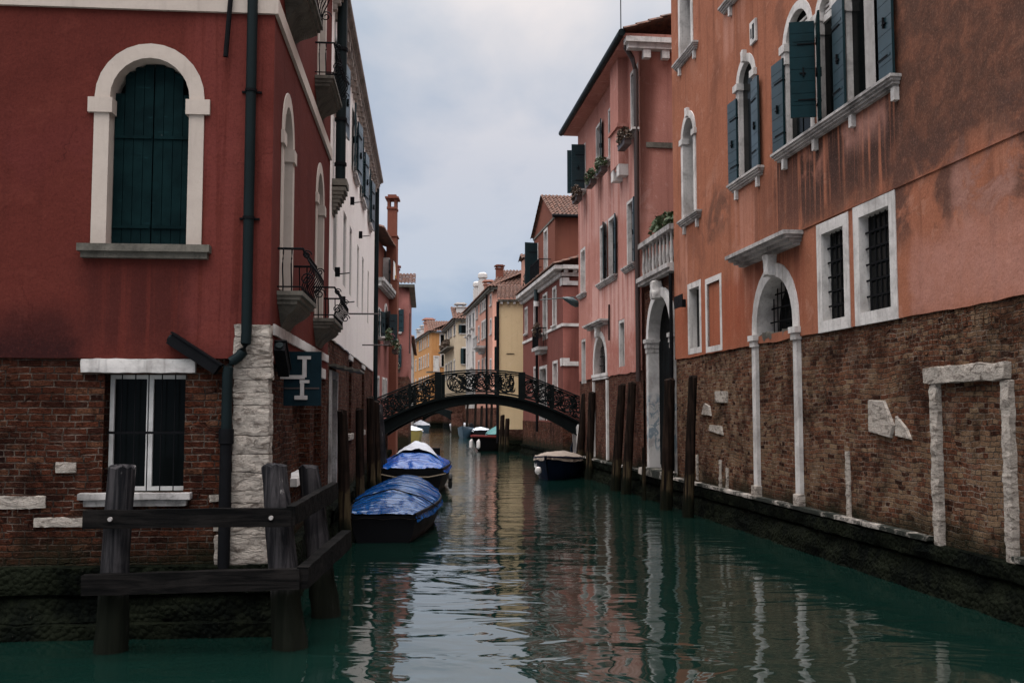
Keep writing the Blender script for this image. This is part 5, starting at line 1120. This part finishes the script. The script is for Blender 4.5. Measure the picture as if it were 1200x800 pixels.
m = b.mb(); tiles(m, (-20.3, -.5, 15.5), (20.8, 0, 0), (-2, 4.5, 2), .4, .6, .1); tiles(m, (.5, -.5, 15.5), (0, 9.5, 0), (-4, 0, 2), .4, .6, .1); rf = m.build('roof', 'tile', b.r)
chimney(b, -2.0, .8, 15.2, 18.0, 1.2, 'grey_pl', parent=rf)
m = b.mb(); m.box(-19.2, -3, -1.0, .02, 11.7, 11.9); bal = m.build('balcony', 'slab', b.r)
brick_base(b, -20.2, 0, 9, 3.6); quay(b, 'main', -20.2, 0, seed=72); quay(b, 'end', 0, 9, seed=73)
t = root('balcony_creeper', 'strip of grey-green creeper along the balcony of the cream house', 'plant', b.r.matrix_basis @ Vector((-11, -.7, 11.9)), R(278.65)); m = MB(); leaves(m, (0, 0, .6), (8, .4, .8), 900, .35, random.Random(3)); m.build('foliage', 'leaf_dry', t)
b = Bld('ochre_house', 'bright ochre house with four slim chimneys, farthest on the right bank', (-13.4, 165, 0), 281.8)
for (u0, u1) in ((-18.2, -15.6), (-14.9, -12.9), (-11.2, -9.4), (-8.2, -6.4), (-4.6, -2.8), (-24, -22)):
    b.win('main', u0+.5, u1-.5, 13.6, 15.3, w=.2, depth=.08, sash=False); b.win('main', u0+.5, u1-.5, 10.2, 12.2, w=.2, depth=.08, sash=False); b.win('main', u0+.5, u1-.5, 6.5, 8.5, w=.2, depth=.08, sash=False)
w = b.win('end', 1.55, 2.3, 13.6, 15.3, w=.2, depth=.08, sash=False); w = b.win('end', 1.7, 2.3, 10, 12, w=.2, depth=.08, sash=False); w = b.win('end', .55, 1.2, 9.2, 11.6, w=.2, depth=.08, sash=False, pane='frame_white')
m = b.mb(); wall(m, -30.65, 0, -.6, 15.6, b.h['main'], 0, .25); m.T = b.T['end']; wall(m, 0, 9, -.6, 15.6, b.h['end'], 0, .25); m.T = b.T['main']; b.shell(m, -30.65, 0, 0, 9, -.6, 15.6, 'lbt'); m.build('wall', 'ochre', b.r)
for f, a, c in (('main', -30.8, .4), ('end', -.4, 9)): m = b.mb(f); m.box(a, c, -.4, -.002, 15.61, 15.8); m.build('eave', 'slab', b.r)
m = b.mb(); tiles(m, (-30.8, -.5, 15.8), (31.3, 0, 0), (-1, 4.5, 2), .4, .6, .1); tiles(m, (.5, -.5, 15.8), (0, 9.5, 0), (-4, 0, 2), .4, .6, .1); rf = m.build('roof', 'tile', b.r)
for (x, z, k, mt) in ((-10.3, 18.9, 1.5, 'salmon'), (-5.5, 18.0, 1.0, 'grey_pl'), (-17.5, 18.3, 1.1, 'grey_pl'), (-24, 18.2, 1.1, 'grey_pl')): chimney(b, x, .8, 15.2, z, k, mt, parent=rf)
m = b.mb(); m.box(.3, 2.4, -.9, .02, 8.9, 9.1); m.build('balcony', 'slab', b.r)
brick_base(b, -30.65, 0, 9, 3.8); quay(b, 'main', -30.65, 0, seed=74); quay(b, 'end', 0, 9, seed=75)

# ------------------------------------------------------------------ iron footbridge
BX, BY = -1.25, 40.0
br = root('iron_footbridge', 'black arched iron footbridge with scrolled openwork railings between the two banks', 'bridge', (BX, BY, 0), 0)
zb = lambda x: 2.76-1.30*(x/3.85)**2
zt_ = lambda x: 3.10-1.06*(x/3.85)**2
def zr(x): a = abs(x); return 4.05-.13*(a/1.64)**2 if a <= 1.64 else 3.92-.406*(a-1.64)
XS = [-4.15+8.3*i/48 for i in range(49)]
def strip(m, f0, f1, y0, y1):
    for a, c in zip(XS[:-1], XS[1:]):
        A = [(a, y0, f0(a)), (c, y0, f0(c)), (c, y0, f1(c)), (a, y0, f1(a))]; B = [(p[0], y1, p[2]) for p in A]
        m.face(A); m.face(B[::-1]); m.face((A[0], B[0], B[1], A[1])); m.face((A[3], A[2], B[2], B[3]))
for sgn in (-1, 1):
    y = sgn*1.0
    m = MB(); strip(m, zb, zt_, y-.05, y+.05); g = m.build('girder', 'bridge', br)
    m = MB(); strip(m, lambda x: zb(x)-.02, lambda x: zb(x)+.05, y-.14, y+.14); m.build('lower_flange', 'bridge', g)
    m = MB(); strip(m, lambda x: zt_(x)-.05, lambda x: zt_(x)+.03, y-.16, y+.16); m.build('upper_flange', 'bridge', g)
    m = MB(); m.tube([(x, y, zr(x)) for x in XS], .035, 6); hr = m.build('handrail', 'bridge', br)
    m = MB(); m.tube([(x, y, zt_(x)+.12) for x in XS], .018, 5); m.tube([(x, y, zr(x)-.07) for x in XS], .016, 5)
    rnd = random.Random(4)
    def spiral(cx, cz, r0, turns, ph, sg_, th=.019):
        n = int(12*turns); m.tube([(cx+r0*(1-.82*i/n)*math.cos(ph+sg_*2*math.pi*turns*i/n), y, cz+r0*(1-.82*i/n)*math.sin(ph+sg_*2*math.pi*turns*i/n)) for i in range(n+1)], th, 4, cap=False)
    x = -3.9
    while x < 3.95:
        lo, hi = zt_(x)+.14, zr(x)-.08; h = hi-lo; c = (lo+hi)/2
        if abs(abs(x)-1.64) > .2:
            r = min(.33, h*.47)
            m.ringxz(x, y, c, r, .022, 16, 4)
            spiral(x-.02, c+.02, r*.72, 1.6, rnd.uniform(0, 6), 1); m.ringxz(x+.04, y, c-.04, r*.3, .02, 10, 4)
            for dz in (1, -1):
                spiral(x+.245, c+dz*h*.30, h*.17, 1.4, rnd.uniform(0, 6), dz); 
            m.ringxz(x+.245, y, c, .075, .018, 8, 4)
            for ph in (0.8, 2.3, 3.9, 5.5): spiral(x+r*.62*math.cos(ph), c+r*.62*math.sin(ph), r*.3, 1.3, ph, 1, .014)
            # leaf ornaments
            for k in range(9):
                a = rnd.uniform(0, 6.28); p = Vector((x+r*.85*math.cos(a), y, c+r*.85*math.sin(a))); q = Vector((math.cos(a+1), 0, math.sin(a+1)))*.085; s_ = Vector((-math.sin(a+1), 0, math.cos(a+1)))*.03
                yy = Vector((0, .012, 0)); m.face((p-q-yy, p+s_-yy, p+q-yy, p-s_-yy)); m.face((p-q+yy, p-s_+yy, p+q+yy, p+s_+yy))
        x += .49
    m.build('scrollwork', 'bridge', hr)
    for px_ in (-1.64, 1.64, -2.75, 2.85): m = MB(); w2 = .13 if abs(px_) < 2 else .05; m.box(px_-w2, px_+w2, y-.06, y+.06, zt_(px_)+.031, zr(px_)+.05); m.build('post', 'bridge', br)
m = MB()
for a, c in zip(XS[:-1], XS[1:]): m.face(((a, -.95, zt_(a)-.12), (c, -.95, zt_(c)-.12), (c, .95, zt_(c)-.12), (a, .95, zt_(a)-.12))); m.face(((a, -.95, zt_(a)-.02), (c, -.95, zt_(c)-.02), (c, .95, zt_(c)-.02), (a, .95, zt_(a)-.02)))
m.build('deck', 'bridge', br)
m = MB(); m.rough_box(3.75, 5.2, -1.2, 1.4, -0.6, 1.95, .12, .015, 3); m.build('abutment', 'istria', br)
m = MB(); m.rough_box(-5.3, -3.85, -1.2, 1.2, -0.6, 1.95, .12, .015, 3); m.build('abutment', 'brick_far', br)

def far_bridge(label, cx, Y, half, zc, rise):
    t = root('distant_bridge', label, 'bridge', (cx, Y, 0), 0, 'distant arched bridges')
    n = 16; X = [-half+2*half*i/n for i in range(n+1)]; f0 = lambda x: zc-rise*(x/half)**2; f1 = lambda x: zc+.45-rise*.55*(x/half)**2
    m = MB()
    for a, c in zip(X[:-1], X[1:]):
        m.face(((a, -1, f0(a)), (c, -1, f0(c)), (c, -1, f1(c)), (a, -1, f1(a)))); m.face(((a, 1, f1(a)), (c, 1, f1(c)), (c, 1, f0(c)), (a, 1, f0(a))))
        m.face(((a, -1, f0(a)), (a, 1, f0(a)), (c, 1, f0(c)), (c, -1, f0(c)))); m.face(((a, -1, f1(a)), (c, -1, f1(c)), (c, 1, f1(c)), (a, 1, f1(a))))
    m.build('arch', 'bridge', t)
    for y in (-1, 1): m = MB(); m.tube([(x, y, f1(x)+.95) for x in X], .05, 5); m.build('handrail', 'bridge', t)
    for s_ in (-1, 1): m = MB(); m.box(min(s_*half, s_*(half+1.2)), max(s_*half, s_*(half+1.2)), -1.4, 1.4, -.6, zc-rise+.7); m.build('abutment', 'brick_far', t)
far_bridge('dark arched bridge seen far under the iron footbridge, the nearer of two', -10.0, 108, 3.5, 2.7, 1.15)
far_bridge('small dark arched bridge far down the canal, the farther of two', -10.8, 150, 2.5, 2.2, 1.1)

# ------------------------------------------------------------------ mooring posts
def mooring(label, bx, by, tx, ty, zt, r0, r1, seed, group, mat='pile'):
    t = post(bx, by, tx, ty, zt, r0, r1, seed, mat, None, 'mooring_post', 12, 16, -0.5, Vector((bx, by, 0)), 0.09)
    t.location = (bx, by, 0); tag(t, label, 'mooring post', group); return t
G = 'mooring posts along the right wall'
mooring('thick leaning mooring post with a pale lower band, nearest of the posts on the right', 4.04, 23.1, 4.20, 23.1, 3.22, .135, .10, 3, G)
mooring('thick upright mooring post just before the water gate, between two other posts', 3.80, 24.8, 3.93, 24.8, 3.20, .15, .14, 4, G)
mooring('thin short stake between the water gate and the pair of mooring posts', 3.62, 27.5, 3.62, 27.5, 1.40, .06, .05, 5, G)
mooring('right one of the close pair of dark mooring posts beyond the water gate', 3.36, 29.6, 3.58, 29.6, 3.26, .15, .12, 6, G)
mooring('left one of the close pair of dark mooring posts beyond the water gate', 3.17, 30.8, 3.40, 30.8, 3.24, .15, .12, 7, G)
mooring('upright mooring post left of the arched window, next to the beige covered boat', 2.76, 36.0, 2.90, 36.0, 3.10, .15, .13, 8, G, 'pile')
mooring('leaning mooring post at the right end of the iron footbridge', 2.50, 38.0, 2.78, 38.0, 3.08, .15, .13, 9, G)
G = 'mooring posts along the left wall'
mooring('dark mooring post beside the white canal door, nearest on the left', -2.98, 18.0, -3.06, 18.0, 2.42, .12, .09, 10, G)
mooring('slim dark mooring post standing alone between the canal door and the post cluster', -3.32, 22.0, -3.36, 22.0, 2.44, .11, .09, 11, G)
mooring('tallest dark post of the cluster at the left end of the bridge', -3.92, 28.0, -3.98, 28.0, 2.80, .13, .11, 12, G)
mooring('middle dark post of the cluster at the left end of the bridge', -3.95, 29.5, -4.04, 29.5, 2.72, .13, .11, 13, G)
mooring('rightmost greyish post of the cluster at the left end of the bridge', -3.85, 30.5, -4.05, 30.5, 2.60, .12, .10, 14, G, 'pile_grey')
for i, (x, y, z) in enumerate(((-.75, 68, 2.3), (-.2, 64, 2.5), (-.65, 60.8, 2.2), (-.35, 59.8, 2.0))):
    mooring(('pale weathered post left of the yellow wall, under the bridge', 'thick post under the bridge before the yellow wall', 'slim post beside the red rimmed boat', 'slim post before the yellow wall base, nearest the red-brown house')[i], x, y, x+.08, y, z, .17, .13, 20+i, 'mooring posts under the bridge')

for i, (x, y, z) in enumerate(((-4.6, 101, 3.2), (-3.7, 99, 3.4), (-3.0, 96, 3.0), (-2.0, 94, 3.3), (-9.1, 80, 2.6), (-9.6, 92, 2.8))):
    mooring(('leftmost thin post before the distant salmon house', 'second thin post before the distant salmon house, beside the blue boat', 'third thin post before the distant salmon house', 'thin post nearest the teal covered boats', 'dark post beside the mustard yellow boat', 'dark post on the left bank beyond the mustard yellow boat')[i], x, y, x+.1, y, z, .15, .12, 40+i, 'far mooring posts beyond the bridge')

# ------------------------------------------------------------------ boats
def boat(name, label, loc, rz, L, beam, g0, g1, hull, cover=None, ridge=0.5, cat='boat', transom=0.72, group=None, strake=None, cover_t=(0.0, 1.0), wr=.03, bowp=1.8, peak=.5, sag=1.2, inside='hull_dark', seams=(), gr=.032):
    """x along the boat from stern (0) to bow (L)"""
    t = root(name, label, cat, loc, rz, group)
    def hb(s): return beam/2*(transom+(1-transom)*math.sin(min(1, s/.45)*math.pi/2)) if s < .45 else beam/2*max(.02, (1-((s-.45)/.55)**bowp))
    def gz(s): return g0+(g1-g0)*s**2.2
    m = MB(); n = 26; P = []
    for i in range(n+1):
        s = i/n; b_ = hb(s); g = gz(s); x = L*s+.12*L*max(0, s-.8)*g; row = []
        for k, (q, zz) in enumerate(((1, g), (.985, g*.75), (.93, g*.35), (.82, 0.0), (.55, -.15), (0, -.2), (-.55, -.15), (-.82, 0.0), (-.93, g*.35), (-.985, g*.75), (-1, g))): row.append(Vector((x-(.10*L*s**4)*(1-max(0, zz)/g), b_*q, zz)))
        P.append(row)
    for i in range(n):
        for k in range(10): m.face((P[i][k], P[i+1][k], P[i+1][k+1], P[i][k+1]), True)
    m.face(P[0]); h_ = m.build('hull', hull, t)
    for sg_ in (0, 10):
        m = MB(); m.tube([P[i][sg_]+Vector((0, 0, .01)) for i in range(n+1)], gr, 6); m.build('gunwale', strake or hull, t)
    m = MB()
    for i in range(n): m.face((P[i][0]-Vector((0, 0, .12)), P[i+1][0]-Vector((0, 0, .12)), P[i+1][10]-Vector((0, 0, .12)), P[i][10]-Vector((0, 0, .12))))
    m.build('deck', inside, t)
    if cover:
        m = MB(); s0, s1 = cover_t; ni, nk = 44, 30; Q = []
        for i in range(ni+1):
            f = i/ni; s = s0+(s1-s0)*f; b_ = hb(s)+.03; g = gz(s); x = L*s+.12*L*max(0, s-.8)*g
            rg = ridge*math.sin(math.pi*min(1, max(0, f))**.9)**.55 if 0 < f < 1 else 0
            rg = ridge*(max(0, 1-abs((f-peak)/(peak if f < peak else 1-peak))**2.2))**.8
            row = []
            for k in range(nk+1):
                v = -1+2*k/nk; y = b_*v; a = abs(v)
                z = g+.03+rg*(1-a**sag)
                rib = .018*abs(math.sin(f*math.pi*7))*(1-a)
                wv = noise.noise(Vector((x*2.1+L, y*2.6, beam)))*wr+noise.noise(Vector((x*1.1, v*9, L)))*wr*.8*(.3+a)
                if a > .97: z = g-.11+wv*.6; y = b_*v*1.02
                row.append(Vector((x, y, z+wv-rib)))
            Q.append(row)
        for i in range(ni):
            for k in range(nk): m.face((Q[i][k], Q[i+1][k], Q[i+1][k+1], Q[i][k+1]), True)
        m.build('cover', cover, t)
        for f in seams:
            m = MB(); m.tube([p+Vector((0, 0, .006)) for p in Q[int(f*ni)]], .016, 5); m.build('cover_seam', cover, t)
    return t, hb, gz
G = 'boats moored along the left wall'
bt, hb, gz = boat('covered_boat', 'dark boat under a taut shiny blue cover, nearest boat on the left', (-2.38, 18.6, 0), R(91.2), 7.2, 1.78, .50, .62, 'hull_dark', 'tarp_blue', .36, transom=.66, group=G, peak=.55, sag=1.9, wr=.028, seams=(.38, .5, .62, .74))
m = MB(); m.tube([(-.03, .7*math.cos(a), .44+.02*math.sin(a*7)) for a in [math.pi*i/12 for i in range(13)]], .014, 6); m.build('rope', 'beam', bt)
m = MB(); m.tube([(.1, .62, .5), (.05, .75, .55), (-.2, .62, .75), (-.6, .58, 1.15)], .012, 5); m.build('mooring_rope', 'rope', bt)
m = MB(); m.tube([(1.6, -.93, .5), (1.65, -.6, .70), (1.7, 0, .86), (1.65, .6, .70), (1.6, .93, .5)], .014, 5); m.build('cover_line', 'iron', bt)
bt, hb, gz = boat('covered_boat', 'boat with a draped bright blue cover topped by a pale tarpaulin, second on the left', (-2.95, 29.6, 0), R(92.5), 7.5, 2.15, .72, .85, 'hull_dark', 'tarp_bright', .42, transom=.82, group=G, cover_t=(.02, .55), wr=.05, peak=.45, sag=2.6)
m = MB(); rows = []
for i in range(13):
    f = i/12; row = []
    for k in range(17):
        v = -1+2*k/16; z = 1.12+.34*math.sin(math.pi*min(1, f*.9+.1))**.7*(1-abs(v)**1.3)-.35*abs(v)**3+noise.noise(Vector((f*4, v*4, 2)))*.06; row.append(Vector((1.5+f*4.0, v*.95*(1-.45*f), z)))
    rows.append(row)
for i in range(12):
    for k in range(16): m.face((rows[i][k], rows[i+1][k], rows[i+1][k+1], rows[i][k+1]), True)
m.build('pale_tarpaulin', 'tarp_grey', bt)
m = MB(); m.tube([(-.05, 1.0, .60), (-.05, .5, .50), (-.05, -.5, .5), (-.05, -1.0, .60)], .02, 6); m.build('rope', 'rope', bt)
for (x, y) in ((.4, -1.12), (.6, 1.12)): m = MB(); m.tube([(x+.17*math.cos(a), y, .35+.17*math.sin(a)) for a in [2*math.pi*i/16 for i in range(16)]], .06, 8, closed=True); m.build('tyre_fender', 'rubber', bt)
m = MB(); m.box(4.3, 4.4, -.7, .7, .8, 1.2); m.build('thwart', 'hull_dark', bt)
boat('covered_boat', 'mustard yellow hulled boat with a small white cover, beyond the bridge on the left', (-8.5, 84.0, 0), R(96), 6.5, 2.1, .85, 1.0, 'hull_yellow', 'tarp_grey', .35, group=G, cover_t=(.15, .8))
boat('small_boat', 'small pale boat far under the distant bridge on the left', (-11.0, 124.0, 0), R(100), 6.5, 2.1, .8, 1.1, 'hull_blue', 'tarp_grey', .5, group=G)
G = 'boats moored along the right wall'
bt, hb, gz = boat('covered_boat', 'navy boat with white lettering under a beige canvas cover, nearest boat on the right', (2.55, 41.0, 0), R(-103), 6.0, 1.75, .62, .85, 'hull_navy', 'tarp_beige', .24, transom=.9, group=G, wr=.04, bowp=3.0, peak=.55, sag=1.7)
m = MB()     # illegible hand-painted name near the bow, both sides of the stem
lp = [[(0, 0), (.03, .14), (.06, 0)], [(.10, .0), (.10, .12), (.15, .06), (.10, .02)], [(.19, .13), (.21, 0), (.25, .1), (.28, 0)], [(.32, .0), (.34, .15), (.38, .02)]]
for Ln in lp:
    m.tube([(5.25-a*1.35, -(hb((5.25-a*1.35)/6.0)*.985+.028), .40+z*1.2) for a, z in Ln], .010, 4)
m.build('lettering', 'hull_white', bt)
m = MB(); m.tube([(5.95, -.3, .50), (5.95, -.3, .46), (5.95, -.3, .36), (5.95, -.3, .28), (5.95, -.3, .22)], [.02, .1, .12, .1, .03], 10); m.build('fender', 'fender', bt)
m = MB(); m.tube([(-.1, 0, .2), (-.15, 0, .6), (-.15, 0, .95), (-.12, 0, 1.2)], [.06, .16, .2, .08], 8); m.build('outboard_motor', 'hull_navy', bt)
bt, hb, gz = boat('open_boat', 'dark boat with a dull red gunwale and white fenders at the bow, under the bridge', (1.35, 66.0, 0), R(228), 5.6, 2.1, .80, .95, 'hull_dark', None, group=G, gr=.085, strake='red_paint', inside='red_paint')
for k in (-.35, .25): m = MB(); m.tube([(5.3+.2*abs(k), k, .75), (5.35+.2*abs(k), k, .6), (5.35+.2*abs(k), k, .25), (5.35+.2*abs(k), k, .15)], [.03, .12, .12, .03], 8); m.build('fender', 'fender', bt)
boat('covered_boat', 'boat under a tall peaked teal green cover, beyond the flat covered one', (-1.0, 76.5, 0), R(93), 6.0, 1.9, .7, .8, 'hull_dark', 'tarp_teal', .62, group=G, transom=.9)
boat('covered_boat', 'low boat under a flat teal cover, just behind the red rimmed boat', (-.35, 69.0, 0), R(100), 5.0, 2.0, .55, .6, 'hull_dark', 'tarp_teal', .2, group=G, transom=.9)
bt, _, _ = boat('open_boat', 'steel blue open boat beyond the teal covered boats', (-4.0, 98.0, 0), R(265), 6.0, 1.8, .8, 1.1, 'hull_blue', None, group=G)
m = MB(); m.tube([(-.15, 0, .2), (-.2, 0, .7), (-.2, 0, 1.1), (-.15, 0, 1.35)], [.08, .2, .26, .1], 8); m.build('outboard_motor', 'hull_dark', bt)
boat('open_boat', 'dark motor boat tied beside the steel blue boat', (-2.9, 92.0, 0), R(92), 5.5, 1.7, .75, .9, 'hull_dark', 'tarp_grey', .2, group=G)
boat('covered_boat', 'white boat with a white cover, farthest under the bridge', (-6.2, 119.0, 0), R(95), 7.0, 2.3, .9, 1.1, 'hull_white', 'tarp_grey', .35, group=G)
